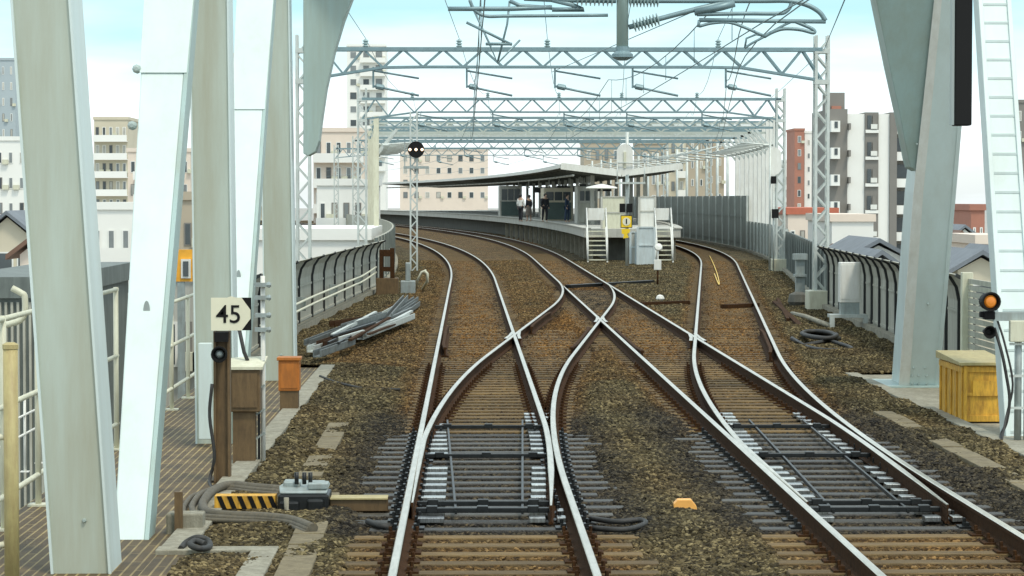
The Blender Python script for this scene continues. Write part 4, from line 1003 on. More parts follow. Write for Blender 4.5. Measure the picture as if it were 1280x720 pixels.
mb = MB(); mb.lathe([(.03, .16), (.04, .08), (.075, -.02), (.08, -.05), (.066, -.05), (.03, .02)], c, (-.1, 1, 0), 18); mb.build('horn', M_black, t)
mb = MB(); mb.tube([P(1243, 410, d), P(1252, 440, d-.1), P(1258, 470, d-.1), P(1262, 500, d-.1), P(1258, 528, d-.1), P(1251, 545, d-.1), G(1254, 556, -.17)], .02, 8)
mb.tube([P(1246, 398, d), P(1256, 430, d-.1), P(1266, 480, d-.12), P(1258, 520, d-.12), G(1252, 552, -.17)], .014, 8); mb.build('cable', M_rubber, t)

# wayside orange ground marker
a = G(857, 638, -.18)
t = thing('ground_marker', 'small orange wedge marker in the ballast between the tracks', 'marker', a)
mb = MB(); mb.prism([a+Vector((x, 0, z)) for x, z in ((-.11, 0), (.11, 0), (.1, .045), (.055, .1), (-.07, .1), (-.11, .06))], (0, .12, 0)); mb.build('block', M_marker, t, bevel=.006)

# ------------------------------------------------------------------ trackside equipment, left
# 45 sign
d = 26.2
X = P(278, 500, d).x
t = thing('speed_sign', 'cream 45 speed limit sign with black corners on a brown post', 'speed sign', (X, d, -.25))
mb = MB(); zt = P(0, 414, d).z
mb.lohi((X-.085, d-.07, -.25), (X-.06, d+.07, zt)); mb.lohi((X+.06, d-.07, -.25), (X+.085, d+.07, zt)); mb.lohi((X-.06, d-.012, -.25), (X+.06, d+.012, zt))
mb.build('post', M_brownbox, t)
mb = MB(); mb.lohi((X-.13, d-.13, -.25), (X+.13, d+.13, -.2)); mb.build('foot_plate', M_brownbox, t)
A, Cq = P(264, 413, d-.1), P(314, 372, d-.1)
mb = MB(); mb.lohi((A.x, d-.1, A.z), (Cq.x, d-.085, Cq.z)); mb.build('backing_board', M_black, t, bevel=.003)
wv = Cq.x-A.x; hv = Cq.z-A.z; yy = d-.115
poly = [(A.x, yy, A.z), (A.x+wv*.76, yy, A.z), (A.x+wv*.985, yy, A.z+hv*.36), (A.x+wv*.985, yy, A.z+hv*.62), (A.x+wv*.76, yy, Cq.z), (A.x+wv*.62, yy, Cq.z+.0), (A.x+wv*.5, yy, Cq.z+.015), (A.x+wv*.4, yy, Cq.z), (A.x, yy, Cq.z)]
mb = MB(); mb.prism(poly, (0, .013, 0)); mb.build('sign_face', M_signwhite, t)
text_part('lettering', '45', .265, (A.x+wv*.44, yy-.004, A.z+hv*.47), M_black, t, .001)
mb = MB(); mb.box(P(277, 421, d-.09), (.14, .1, .1)); c = P(274, 443, d-.2); mb.lathe([(.05, .2), (.06, .08), (.085, 0), (.085, -.03), (.07, -.03), (.045, .04)], c, (-.05, 1, 0), 18); mb.build('horn_lamp', M_black, t)
mb = MB(); mb.lathe([(.044, .0), (.03, -.02), (.01, -.03)], c+Vector((0, .03, 0)), (-.05, 1, 0), 14); mb.build('lens', M_gal, t)
mb = MB(); mb.tube([P(265, 480, d-.1), P(262, 520, d-.08), P(268, 570, d-.08), P(262, 600, d-.08), G(266, 612, -.2)], .018, 7); mb.build('cable', M_rubber, t)
# brown relay box on pedestal
d = 27.7; a, c = P(287, 515, d), P(325, 462, d)
t = thing('relay_box', 'brown relay box on a pedestal behind the speed sign post', 'relay box', ((a.x+c.x)/2, d, -.25))
mb = MB(); mb.lohi((a.x, d, a.z), (c.x, d+.3, c.z)); mb.build('box_body', M_brownbox, t, bevel=.012)
mb = MB(); mb.lohi((a.x+.03, d-.015, a.z+.05), (c.x-.03, d-.002, c.z-.04)); mb.build('door', M_brownbox, t)
mb = MB(); mb.prism([(a.x-.02, d-.03, c.z), (c.x+.03, d-.03, c.z), (c.x+.06, d+.34, c.z+.1), (a.x-.01, d+.34, c.z+.08)], (0, 0, .03)); mb.build('lid', M_offwhite, t)
mb = MB(); mb.lohi((a.x+.03, d+.05, -.25), (c.x-.06, d+.25, a.z)); mb.build('pedestal', M_brownbox, t)
mb = MB(); mb.lohi((a.x-.05, d-.1, -.26), (c.x+.12, d+.4, -.17)); mb.build('footing', M_conc, t, bevel=.01)
# pipe stand with clamps
d = 27.9; X = P(329, 500, d).x
t = thing('cable_stand', 'slim white conduit stand with clamps right of the brown relay box', 'conduit stand', (X, d, -.25))
mb = MB(); mb.tube([(X, d, -.25), (X, d, P(0, 345, d).z)], .025, 8); mb.build('conduit', M_white, t)
mb = MB(); mb.lohi((X-.06, d-.03, -.2), (X-.035, d+.03, .75)); mb.build('strut', M_black_steel, t)
mb = MB()
for py in (356, 372, 394, 412): mb.box(P(326, py, d-.03), (.13, .08, .045)); mb.lathe([(.02, 0), (.035, .04), (.02, .06)], P(332, py, d-.05), (1, 0, 0), 8)
for py in (455, 485, 515, 545): mb.beam(P(319, py+4, d-.03), P(331, py-4, d-.03), .03, .02)
mb.build('clamps', M_gal, t)
mb = MB(); mb.tube([P(299, 412, d), P(305, 440, d), P(314, 462, d)], .022, 7); tag(mb.build('cable', M_rubber), 'thick black cable hanging behind the relay box lid', 'cable')
# splice cover at post 2
mb = MB(); a, c = P(250, 548, 30), P(266, 428, 30); mb.lohi((a.x, 29.85, a.z), (c.x, 29.97, c.z)); tag(mb.build('cover_plate', M_bridge2, bevel=.01), 'pale cover plate at the foot of the middle bridge post', 'cover plate')
# orange box
a = G(348, 516, -.2); d = a.y; x0, x1 = a.x, a.x+.29
t = thing('orange_box', 'orange signal box on a dark base beside the farthest left bridge post', 'signal box', ((x0+x1)/2, d, -.2))
mb = MB(); mb.lohi((x0, d, .1), (x1, d+.28, .52)); mb.build('box_body', M_orange, t, bevel=.01)
mb = MB(); mb.lohi((x0-.02, d-.03, .52), (x1+.02, d+.3, .565)); mb.build('lid', M_orange, t, bevel=.008)
mb = MB(); mb.lohi((x0+.03, d-.012, .14), (x1-.03, d-.001, .48)); mb.build('door', M_orange, t)
mb = MB(); mb.lohi((x0+.02, d+.02, -.2), (x1-.02, d+.26, .1)); mb.build('base', M_brownbox, t)
# steel pile
M_pile = mat('dull_galvanised', (.16, .19, .19), .5, .3, .3, 6, (.10, .07, .04), .6)
def pile():
    segs = [((384, 432), (470, 398)), ((388, 440), (505, 402)), ((400, 434), (470, 410)), ((430, 412), (480, 396)), ((442, 418), (512, 378)), ((470, 410), (520, 376)), ((450, 424), (515, 398)), ((486, 398), (507, 374)), ((500, 398), (522, 382)), ((415, 408), (455, 402)), ((396, 446), (440, 430))]
    lab = ['long galvanised channel lowest in the steel pile, left end', 'longest galvanised channel across the front of the steel pile', 'grey channel lying inside the steel pile', 'short grey bar on the upper left of the steel pile',
           'pale bar crossing over the steel pile', 'pale bar at the right back of the steel pile', 'pale front right channel of the steel pile', 'short bar pointing away at the back of the steel pile', 'short bar at the far right end of the steel pile', 'dark bar at the rear left of the steel pile', 'small ladder-like frame at the near left of the steel pile']
    for i, ((ax, ay), (cx, cy)) in enumerate(segs):
        z = -.12+.05*(i % 4); a, c = G(ax, ay, z), G(cx, cy, z+.03); mb = MB(); dd = (c-a).normalized(); s = dd.cross(Vector((0, 0, 1)))*.06
        mb.beam(a, c, .13, .02); mb.beam(a+s+Vector((0, 0, .06)), c+s+Vector((0, 0, .06)), .02, .11); mb.beam(a-s+Vector((0, 0, .06)), c-s+Vector((0, 0, .06)), .02, .11)
        tag(mb.build('steel_channel', M_rust if i in (2, 9) else M_gal_w if i in (1, 4, 6) else M_pile), lab[i], 'steel channel', 'steel channels piled left of the track')
    rnd = random.Random(3)
    for i in range(12):
        ax = rnd.uniform(392, 470); u = (ax-385)/130; ay = 438-48*u+rnd.uniform(-8, 8); L = rnd.uniform(30, 58)
        a, c = G(ax, ay, -.02+rnd.uniform(0, .16)), G(min(ax+L, 520), ay-L*rnd.uniform(.28, .62), -.02+rnd.uniform(0, .2))
        mb = MB(); mb.beam(a, c, rnd.uniform(.04, .08), rnd.uniform(.03, .07)); tag(mb.build('steel_bar', (M_black_steel, M_pile, M_rust, M_gal_w)[i % 4]), 'loose thin steel bar tangled on the steel pile left of the track', 'steel bar', 'loose thin bars on the steel pile')
pile()
# rusty equipment stand, bent pipes
d = 76; x0, x1 = P(470, 360, d).x, P(498, 360, d).x
t = thing('equipment_stand', 'rusty equipment stand with hollow bracket beside the left barrier wall', 'equipment', ((x0+x1)/2, d, -.2))
mb = MB(); mb.lohi((x0, d, -.2), (x1, d+.5, .35)); mb.build('housing', M_brownbox, t, bevel=.02)
mb = MB(); mb.lohi((x0+.1, d, .35), (x0+.22, d+.3, 1.2)); mb.lohi((x1-.25, d, .35), (x1-.12, d+.3, 1.25)); mb.lohi((x0+.22, d+.01, 1.0), (x1-.25, d+.3, 1.2)); mb.lohi((x0+.22, d+.01, .55), (x1-.25, d+.3, .68)); mb.build('bracket', M_rust, t)
mb = MB(); mb.lohi((x1+.05, d+.4, -.2), (x1+.5, d+.8, .25)); mb.lohi((x1+.2, d+.45, .25), (x1+.35, d+.7, .8)); mb.build('side_box', M_gal, t, bevel=.02)
mb = MB(); mb.tube([G(519, 364, -.15), P(522, 350, 78), P(527, 340, 78), P(533, 338, 78)], .035, 7); tag(mb.build('bent_pipe', M_offwhite), 'left of the two curved pale pipes by the far left rail', 'pipe')
mb = MB(); mb.tube([G(528, 362, -.15), P(534, 352, 78), P(534, 342, 78), P(530, 338, 78)], .045, 7); tag(mb.build('bent_pipe', M_offwhite), 'right of the two curved pale pipes, hooked at its top', 'pipe')
# point machine
def point_machine():
    y = 23.35
    t = thing('point_machine', 'black point machine with silver cover beside the left track', 'point machine', (-1.45, y, -.2))
    a, c = P(347, 640, y), P(411, 612, y)
    mb = MB(); mb.lohi((a.x, y, -.2), (c.x, y+.5, .0)); mb.lohi((a.x+.02, y-.05, -.18), (a.x+.2, y+.02, -.06)); mb.lohi((c.x-.2, y-.06, -.18), (c.x-.05, y+.02, -.04)); mb.build('case', M_black_steel, t, bevel=.02)
    mb = MB(); z = .0
    mb.prism([(a.x+.02, y+.02, z), (c.x-.02, y+.02, z), (c.x-.0, y+.2, z+.07), (c.x-.06, y+.46, z+.06), (a.x+.06, y+.46, z+.06), (a.x, y+.2, z+.04)], (0, 0, .025))
    mb.lohi((c.x-.2, y+.06, z+.04), (c.x-.01, y+.26, z+.1)); mb.lohi((a.x+.04, y+.18, z+.05), (a.x+.2, y+.42, z+.1)); mb.build('cover', M_gal, t, bevel=.015)
    mb = MB()
    for q in (.35, .5, .62): mb.tube([(a.x+(c.x-a.x)*q, y+.16, .08), (a.x+(c.x-a.x)*q, y+.16, .19)], .02, 8)
    mb.build('crank_studs', M_black_steel, t)
    mb = MB(); a2, c2 = P(412, 640, y), P(484, 624, y); mb.lohi((a2.x, y+.1, -.17), (c2.x, y+.34, -.06)); mb.build('rod_cover', M_brownbox, t, bevel=.006)
    mb = MB(); mb.lohi((a2.x, y+.08, -.058), (c2.x, y+.36, -.045)); mb.build('cover_lip', M_tan, t)
    mb = MB(); mb.tube([P(358, 622, y-.08), P(358, 638, y-.08), P(372, 646, y-.08), P(392, 656, y-.4)], .024, 8); mb.build('earth_cable', M_conc, t)
point_machine()
y = 23.5; a, c = P(268, 636, y), P(344, 620, y)
t = thing('striped_bar', 'yellow and black striped guard bar left of the point machine', 'guard bar', ((a.x+c.x)/2, y, a.z))
mb = MB(); mb.lohi((a.x, y, a.z), (c.x, y+.2, c.z)); mb.build('bar', M_orange if False else M_yellow, t)
for i in range(6):
    x = a.x+.02+i*.095; mb = MB(); mb.prism([(x+.05, y-.005, a.z), (x+.095, y-.005, a.z), (x+.045, y-.005, c.z), (x, y-.005, c.z)], (0, .004, 0)); mb.build('stripe', M_black, t)
for k, (r, dz, dx, lab) in enumerate(((.042, 0, 0, 'thickest black cable looping left round the striped guard bar'), (.03, .01, -.10, 'middle dusty cable looping outside the striped guard bar'), (.024, .0, -.18, 'outermost thin cable looping round the striped guard bar'))):
    pts = [(355, 612), (320, 609), (288, 606), (268, 612), (256, 624), (254, 634), (262, 641), (285, 644), (330, 646), (365, 650), (392, 660)]
    V = [G(px, py+k*3, -.10-.02*k)+Vector((dx*(1 if 2 < i < 8 else .3), 0, 0)) for i, (px, py) in enumerate(pts)]
    mb = MB(); mb.tube(V, r, 9); tag(mb.build('cable_loop', M_cable), lab, 'cable', 'cables of the point machine')
t = thing('kerb_stub', 'pair of short rusty stubs on a concrete block at the walkway corner', 'stub', G(222, 665, -.2))
q = G(222, 668, -.2); mb = MB(); mb.lohi((q.x-.1, q.y, -.25), (q.x+.22, q.y+.25, -.02)); mb.build('block', M_conc, t, bevel=.015)
mb = MB(); mb.lohi((q.x-.02, q.y-.06, -.2), (q.x+.05, q.y-.01, .18)); mb.build('steel_stub', M_brownbox, t)
mb = MB(); mb.tube([G(226, 686, -.13), G(233, 678, -.10), G(246, 672, -.06), G(259, 675, -.08), G(262, 683, -.11), G(250, 686, -.09), G(238, 681, -.07), G(244, 676, -.05), G(256, 680, -.07)], .026, 9); tag(mb.build('cable_end', M_rubber), 'black cable end lying on the kerb corner', 'cable')
mb = MB(); mb.tube([G(460, 652, -.15), G(475, 657, -.14), G(490, 660, -.16)], .03, 7); tag(mb.build('cable_end', M_rubber), 'short black cable under the left rail by the point machine', 'cable')
mb = MB(); mb.tube([G(738, 648, -.14), G(770, 652, -.13), G(800, 650, -.12), G(806, 655, -.13), G(780, 662, -.14), G(740, 660, -.14)], .025, 7); tag(mb.build('cable_end', M_rubber), 'looped black cable right of the left track switch', 'cable')

# three-lamp disc signal left of the track
d = 100
c = P(520, 187, d); t = thing('disc_signal', 'round black signal with three small lit lamps on a white mast', 'signal', (c.x, d, -.2))
mb = MB(); mb.lathe([(.33, 0), (.33, .12)], c, (0, 1, 0), 28); mb.build('disc', M_black, t)
mb = MB()
for k in (-1, 0, 1): mb.lathe([(.055, 0), (.045, -.03)], c+Vector((k*.24, -.002, 0)), (0, 1, 0), 10)
mb.build('lamps', M_lamp_w, t)
mb = MB(); lattice(mb, c.x-.1, d+.45, -.2, 6.2, .26, .03); mb.build('mast', M_gal_w, t)
mb = MB(); mb.lohi((c.x-.5, d+.15, c.z-.75), (c.x+.5, d+.7, c.z-.65)); mb.beam((c.x-.45, d+.2, c.z-.7), (c.x-.45, d+.2, c.z+.3), .04, .04); mb.build('stage', M_gal, t)

# ------------------------------------------------------------------ windscreen wiper hanging from the cab roof
d = 1.6
t = thing('wiper_blade', 'black wiper blade hanging straight down at the top right', 'wiper', P(1204, 158, d))
a, c = P(1191, 157, d), P(1217, -150, d)
mb = MB(); mb.lohi((a.x+.0012, d, a.z), (c.x, d+.012, c.z)); mb.build('rubber', M_black, t, bevel=.001)
mb = MB(); mb.lohi((a.x-.0006, d+.001, a.z+.0005), (a.x+.001, d+.008, c.z)); mb.build('metal_edge', M_gal, t)

# ------------------------------------------------------------------ people on the platform
def skin_obj(name, pts, edges, radii, m, parent, sub=2):
    me = bpy.data.meshes.new(name+'_s'); me.from_pydata(pts, edges, []); o = bpy.data.objects.new(name+'_s', me); COL.objects.link(o)
    o.modifiers.new('s', 'SKIN'); 
    sv = me.skin_vertices[0].data if me.skin_vertices else None
    if sv is None:
        bm = bmesh.new(); bm.from_mesh(me); bm.verts.layers.skin.verify(); bm.to_mesh(me); bm.free(); sv = me.skin_vertices[0].data
    for k, r in enumerate(radii): sv[k].radius = r if isinstance(r, tuple) else (r, r)
    sv[0].use_root = True
    ss = o.modifiers.new('d', 'SUBSURF'); ss.levels = sub; ss.render_levels = sub
    dg = bpy.context.evaluated_depsgraph_get(); me2 = bpy.data.meshes.new_from_object(o.evaluated_get(dg)); bpy.data.objects.remove(o)
    me2.name = name; me2.materials.clear(); me2.materials.append(m); me2.polygons.foreach_set('use_smooth', [True]*len(me2.polygons))
    r = bpy.data.objects.new(name, me2); COL.objects.link(r); r.parent = parent
    return r
def person(px, d, lab, top, bottom, rz, h=1.65, skirt=False, bag=False, lean=0, stride=.06):
    X = P(px, 270, d).x
    t = thing('person', lab, 'person', (X, d, 1.352), rz=rz); s = h/1.7
    def S(p): return (p[0]*s, p[1]*s+lean*max(0, p[2]-.9)*s, p[2]*s)
    # pelvis 0 spine neck head, legs, arms
    pts = [(0, 0, .93), (0, 0, 1.15), (0, 0, 1.38), (0, 0, 1.47), (0, -.01, 1.56), (0, 0, 1.66),
           (.09, 0, .88), (.10, -stride, .5), (.10, -stride*.3, .09), (.11, -stride*.3-.13, .035),
           (-.09, 0, .88), (-.10, stride, .5), (-.10, stride*1.6, .09), (-.11, stride*1.6-.13, .035),
           (.18, 0, 1.38), (.23, .02, 1.12), (.24, -.06, .88), (.24, -.1, .78), (-.18, 0, 1.38), (-.23, .02, 1.12), (-.24, -.05, .88), (-.24, -.1, .78)]
    ed = [(0, 1), (1, 2), (2, 3), (3, 4), (4, 5), (0, 6), (6, 7), (7, 8), (8, 9), (0, 10), (10, 11), (11, 12), (12, 13), (2, 14), (14, 15), (15, 16), (16, 17), (2, 18), (18, 19), (19, 20), (20, 21)]
    ra = [(.15, .11), (.13, .1), (.15, .1), .055, (.08, .1), (.075, .09), .09, .06, .04, .035, .09, .06, .04, .035, .06, .045, .032, .035, .06, .045, .032, .035]
    skin_obj('body', [S(p) for p in pts], ed, [(r[0]*s, r[1]*s) if isinstance(r, tuple) else r*s for r in ra], M_skin, t)
    ip = [1, 0, 2, 14, 15, 16, 18, 19, 20]; e2 = [(0, 1), (0, 2), (2, 3), (3, 4), (4, 5), (2, 6), (6, 7), (7, 8)]
    skin_obj('jacket', [S(pts[i]) for i in ip], e2, [(.16*s, .125*s), (.175*s, .13*s), (.17*s, .12*s), .075*s, .06*s, .046*s, .075*s, .06*s, .046*s], top, t)
    if skirt:
        mb = MB(); mb.lathe([(.24*s, .42*s), (.2*s, .7*s), (.15*s, .98*s)], (0, 0, 0), n=14); o = mb.build('skirt', bottom, t); o.data.transform(Matrix.Translation(t.location))
        for i in (0,): pass
    else:
        ip = [0, 6, 7, 8, 10, 11, 12]; e2 = [(0, 1), (1, 2), (2, 3), (0, 4), (4, 5), (5, 6)]
        skin_obj('trousers', [S(pts[i]) for i in ip], e2, [(.165*s, .125*s), .105*s, .078*s, .06*s, .105*s, .078*s, .06*s], bottom, t)
    mb = MB(); hc = Vector(S((0, .012, 1.62))); mb.lathe([(.06*s, -.1*s), (.095*s, -.05*s), (.1*s, .02*s), (.075*s, .075*s), (.02*s, .1*s)], (0, 0, 0), n=14)
    o = mb.build('hair', M_hair, t, smooth=True); o.data.transform(Matrix.Translation(t.location+hc+Vector((0, .02, .0))))
    mb = MB(); f = Vector(S((0, -.1, 1.575)))
    mb.lathe([(.012, 0), (.01, .02), (.004, .035)], (0, 0, 0), (0, -1, -.2), 8); o = mb.build('nose', M_skin, t); o.data.transform(Matrix.Translation(t.location+f))
    if bag:
        mb = MB(); mb.box((0, .2*s, 1.18*s), (.34*s, .2*s, .46*s)); o = mb.build('backpack', M_cl_dark, t, bevel=.05); o.data.transform(Matrix.Translation(t.location))
    return t
person(651, 150, 'person in white top and dark trousers standing on the platform', M_cl_white, M_cl_dark, 2.6)
person(661, 151, 'person in dark coat and skirt beside the one in white', M_cl_dark, M_cl_grey, -2.4, 1.6, skirt=True)
person(681, 149, 'stooping person in dark coat with a backpack on the platform', M_cl_dark, M_cl_dark, .5, 1.68, bag=True, lean=-.12)
person(709, 146, 'person in navy clothes standing by the near kiosk on the platform', M_cl_blue, M_cl_blue, 1.2, 1.66)

# ------------------------------------------------------------------ buildings
def building(nm, lab, px0, px1, py_top, d, dep, wall, rows, cols, floor=3.0, balcony=None, win=(.5, .5), zb=-9, roof_m=None, cat='building', top_box=False, balc_m=None, xs=None):
    x0, x1 = P(px0, 250, d).x, P(px1, 250, d).x; zt = P(640, py_top, d).z
    t = thing(nm, lab, cat, ((x0+x1)/2, d, zb))
    mb = MB(); mb.lohi((x0, d, zb), (x1, d+dep, zt)); mb.build('wall', wall, t)
    mb = MB(); mb.lohi((x0-.15, d-.15, zt), (x1+.15, d+dep+.15, zt+.5)); mb.build('parapet', roof_m or wall, t)
    if top_box:
        mb = MB(); mb.lohi((x0+(x1-x0)*.2, d+dep*.3, zt+.5), (x0+(x1-x0)*.7, d+dep*.7, zt+3)); mb.build('roof_hut', wall, t)
    cw = (x1-x0)/cols
    for r in range(rows):
        z = zt-.6-(r+1)*floor+.9
        for c_ in range(cols):
            a = x0+cw*(c_+.5-win[0]/2)
            mb = MB(); mb.lohi((a, d-.06, z), (a+cw*win[0], d-.01, z+floor*win[1])); w_ = mb.build('window', random.choice((M_wallwhite, M_wallgrey, M_wallwhite)), t)
            mb = MB(); mb.lohi((a+.08, d-.075, z+.08), (a+cw*win[0]-.08, d-.062, z+floor*win[1]-.08)); mb.build('pane', random.choice((M_glass_hazed, M_glass_hazed, M_curtain, M_glass)), w_)
            if random.random() < .3:
                mb = MB(); mb.lohi((a+cw*win[0]+.05, d-.4, z-.1), (a+cw*win[0]+.75, d-.02, z+.45)); mb.build('air_unit', M_offwhite, t)
        if balcony:
            b0, b1 = x0+(x1-x0)*balcony[0], x0+(x1-x0)*balcony[1]
            mb = MB(); mb.lohi((b0, d-1.2, z-.95), (b1, d-.08, z-.8)); mb.lohi((b0, d-1.2, z-.8), (b1, d-1.1, z+.15)); mb.build('balcony', balc_m or M_wallwhite, t)
    return t
# grey and white tower right
def tower():
    d = 280; X = lambda px: P(px, 250, d).x; Z = lambda py: P(640, py, d).z
    t = thing('apartment_tower', 'tall grey and white apartment tower right of the nearest gantry mast', 'building', (X(1078), d, -9))
    def seg(nm, a, b_, py, m, y=0, dep=14):
        mb = MB(); mb.lohi((X(a), d+y, -9), (X(b_), d+y+dep, Z(py))); mb.build(nm, m, t)
    seg('wall', 1036, 1059, 136, M_wallgrey); seg('wall', 1059.2, 1081, 142, M_wallwhite, .3); seg('wall', 1081.2, 1098, 140, M_wallgrey, .1); seg('wall', 1098.2, 1112, 142, M_wallwhite, .3); seg('wall', 1112.2, 1121, 140, M_wallgrey, 0); seg('wall', 1121.2, 1142, 150, M_wallgrey, 1.5)
    seg('roof_hut', 1037, 1057, 115, M_wallgrey, 1, 5)
    mb = MB(); mb.lohi((X(1040), d+.5, Z(139)), (X(1052), d+3, Z(132))); mb.build('roof_trim', M_wallred, t)
    for i in range(6):
        py = 158+i*33.6
        mb = MB(); mb.lohi((X(1037), d-1.1, Z(py+7)), (X(1048), d-.02, Z(py-7))); bb = mb.build('balcony', M_wallwhite, t)
        mb = MB(); mb.lohi((X(1041), d-1.16, Z(py+2)), (X(1045), d-1.11, Z(py-6))); mb.build('opening', M_glass, bb)
        mb = MB(); mb.lohi((X(1059.5), d-.8, Z(py+4)), (X(1062), d+.28, Z(py-4))); mb.build('bracket', M_wallgrey, t)
        mb = MB(); mb.lohi((X(1081.5), d-.12, Z(py+8)), (X(1097.7), d+.08, Z(py+4))); mb.build('floor_band', M_wallwhite, t)
        for k in (0, 1):
            mb = MB(); mb.lohi((X(1084+k*6.5), d-.02, Z(py+3)), (X(1089+k*6.5), d+.085, Z(py-14))); mb.build('window', M_glass if k == 0 else M_wallgrey, t)
        mb = MB(); mb.lohi((X(1088), d-.2, Z(py+3)), (X(1096), d-.04, Z(py-3))); mb.build('air_unit', M_white, t)
        mb = MB(); mb.lohi((X(1121.5), d+.3, Z(py+9)), (X(1142), d+1.45, Z(py+5))); mb.lohi((X(1121.5), d+.3, Z(py+5)), (X(1142), d+.4, Z(py-2))); mb.build('balcony', M_wallwhite, t)
        mb = MB(); mb.lohi((X(1122), d+1.42, Z(py-3)), (X(1141), d+1.48, Z(py-20))); mb.build('recess_glass', M_glass, t)
tower()
building('apartment_tower', 'narrow red brick tower left of the nearest gantry mast', 993, 1005, 163, 560, 14, M_wallred, 6, 1, 3.0, win=(.35, .5))
building('apartment_tower', 'white slab tower adjoining the red brick tower', 1005.5, 1016, 166, 562, 14, M_wallwhite, 6, 1, 3.0, win=(.3, .4))
building('apartment_block', 'pale stepped block between the second mast and the red tower', 981, 992, 202, 600, 14, M_wallwhite, 5, 1, 3.0, win=(.6, .35), balcony=(0, 1))
building('apartment_block', 'taupe apartment slab seen under the station roof, right part', 884, 905, 165, 430, 14, M_wallbrown, 6, 2, 3.0, win=(.3, .4))
building('apartment_block', 'taupe apartment slab seen under the station roof, left part', 860, 882, 168, 425, 14, M_wallbrown, 6, 2, 3.0, win=(.3, .4))
building('apartment_block', 'brown block under the station roof with white balconies', 836, 857, 170, 400, 14, M_wallbeige, 6, 2, 3.0, win=(.4, .5), balcony=(.5, 1))
building('apartment_block', 'tan office block behind the platform canopy', 800, 834, 180, 380, 14, M_wallbrown, 5, 3, 3.2, win=(.4, .5))
building('apartment_block', 'brown window-lined block behind the signal post', 730, 775, 178, 420, 14, M_wallbrown, 5, 4, 3.2, win=(.4, .5))
building('office_building', 'low cream building with red roof band behind the nearest gantry mast', 985, 1046, 268, 190, 16, M_wallpink, 1, 5, 3.0, roof_m=M_roofred, win=(.5, .5))
building('office_building', 'low white building below the grey tower', 1040, 1092, 277, 170, 12, M_wallwhite, 1, 3, 3.0, roof_m=M_wallpink, win=(.3, .4))
def gable(nm, lab, px0, px1, py_eave, py_ridge, d, dep, wall, roof, zb=-9):
    x0, x1 = P(px0, 250, d).x, P(px1, 250, d).x; ze, zr = P(640, py_eave, d).z, P(640, py_ridge, d).z
    t = thing(nm, lab, 'house', ((x0+x1)/2, d, zb)); xm = (x0+x1)/2
    mb = MB(); mb.prism([(x0+.2, d, zb), (x1-.2, d, zb), (x1-.2, d, ze), (xm, d, zr-.15), (x0+.2, d, ze)], (0, dep, 0)); mb.build('wall', wall, t)
    mb = MB()
    for s in (-1, 1):
        e = x0-.3 if s < 0 else x1+.3; zz = ze-.2
        mb.prism([(e, d-.4, zz), (xm, d-.4, zr), (xm, d-.4, zr+.2), (e, d-.4, zz+.2)], (0, dep+.8, 0))
    mb.build('roof', roof, t)
    for k in (.25, .65):
        a = x0+(x1-x0)*k; mb = MB(); mb.lohi((a, d-.06, ze-1.7), (a+1.1, d-.005, ze-.6)); w_ = mb.build('window', M_white, t)
        mb = MB(); mb.lohi((a+.08, d-.08, ze-1.62), (a+1.02, d-.062, ze-.68)); mb.build('pane', M_glass, w_)
gable('house', 'house with wide slate roof just beyond the barrier wall', 1062, 1135, 322, 303, 120, 9, M_wallwhite, M_roofgrey)
gable('house', 'small white-gabled house against the slate roofed one', 1085, 1118, 330, 318, 105, 6, M_wallwhite, M_roofgrey)
gable('house', 'brown roofed house behind the inclined end post, right side', 1180, 1222, 315, 292, 150, 8, M_wallpink, M_roofbrown)
gable('house', 'slate roofed house low at the right above the barrier', 1192, 1262, 338, 318, 110, 8, M_wallbeige, M_roofgrey)
building('office_building', 'brown brick building behind the roofs at the right edge', 1214, 1231, 263, 200, 10, M_wallred, 2, 2, 3, win=(.4, .45))
building('office_building', 'cream building beside the pale ladder member', 1222, 1262, 305, 140, 8, M_wallpink, 1, 3, 3, win=(.25, .45))
building('office_building', 'white building far right, left of the brown brick one', 1180, 1213, 262, 230, 10, M_wallwhite, 2, 2, 3, win=(.3, .5))
building('office_building', 'grey-green block peeking out at the right edge', 1268, 1300, 128, 400, 14, M_wallgrey, 8, 3, 3.2)
# left
building('apartment_tower', 'slim grey tower with a column of windows at the far left', -30, 20, 76, 520, 16, mat('blue_grey_wall', (.36, .42, .44), .8, 0, .05, .1), 9, 5, 3.2, win=(.25, .5))
building('apartment_block', 'white low building at the far left under the grey tower', -20, 34, 176, 300, 14, M_wallwhite, 4, 4, 3.0, win=(.4, .45))
building('apartment_block', 'pale balcony block between the nearest post and bright diagonal', 118, 160, 150, 420, 14, M_wallbeige, 7, 5, 3.0, win=(.5, .5), balcony=(0, 1))
building('apartment_block', 'cream block behind the bright diagonal', 160, 238, 190, 330, 14, M_wallpink, 5, 6, 3.0, win=(.45, .5), balcony=(.1, .9))
building('apartment_tower', 'white balcony tower above the left end of the station roof', 434, 482, 58, 560, 16, M_wallwhite, 9, 3, 3.0, win=(.5, .5), balcony=(.35, 1))
building('apartment_tower', 'cream tower with yellow corner behind the left posts', 292, 332, 70, 480, 16, M_wallbeige, 9, 3, 3.1, win=(.5, .5), balcony=(0, 1))
building('apartment_block', 'wide cream block left of the station roof', 392, 455, 165, 300, 14, M_wallpink, 5, 5, 3.0, win=(.5, .5), balcony=(0, 1))
building('apartment_block', 'pale long block far behind the station, centre', 500, 610, 188, 620, 14, M_wallpink, 4, 8, 3.0, win=(.4, .5))
building('warehouse', 'low concrete warehouse below the left railing', -60, 60, 372, 60, 14, M_panel_dark, 0, 1)
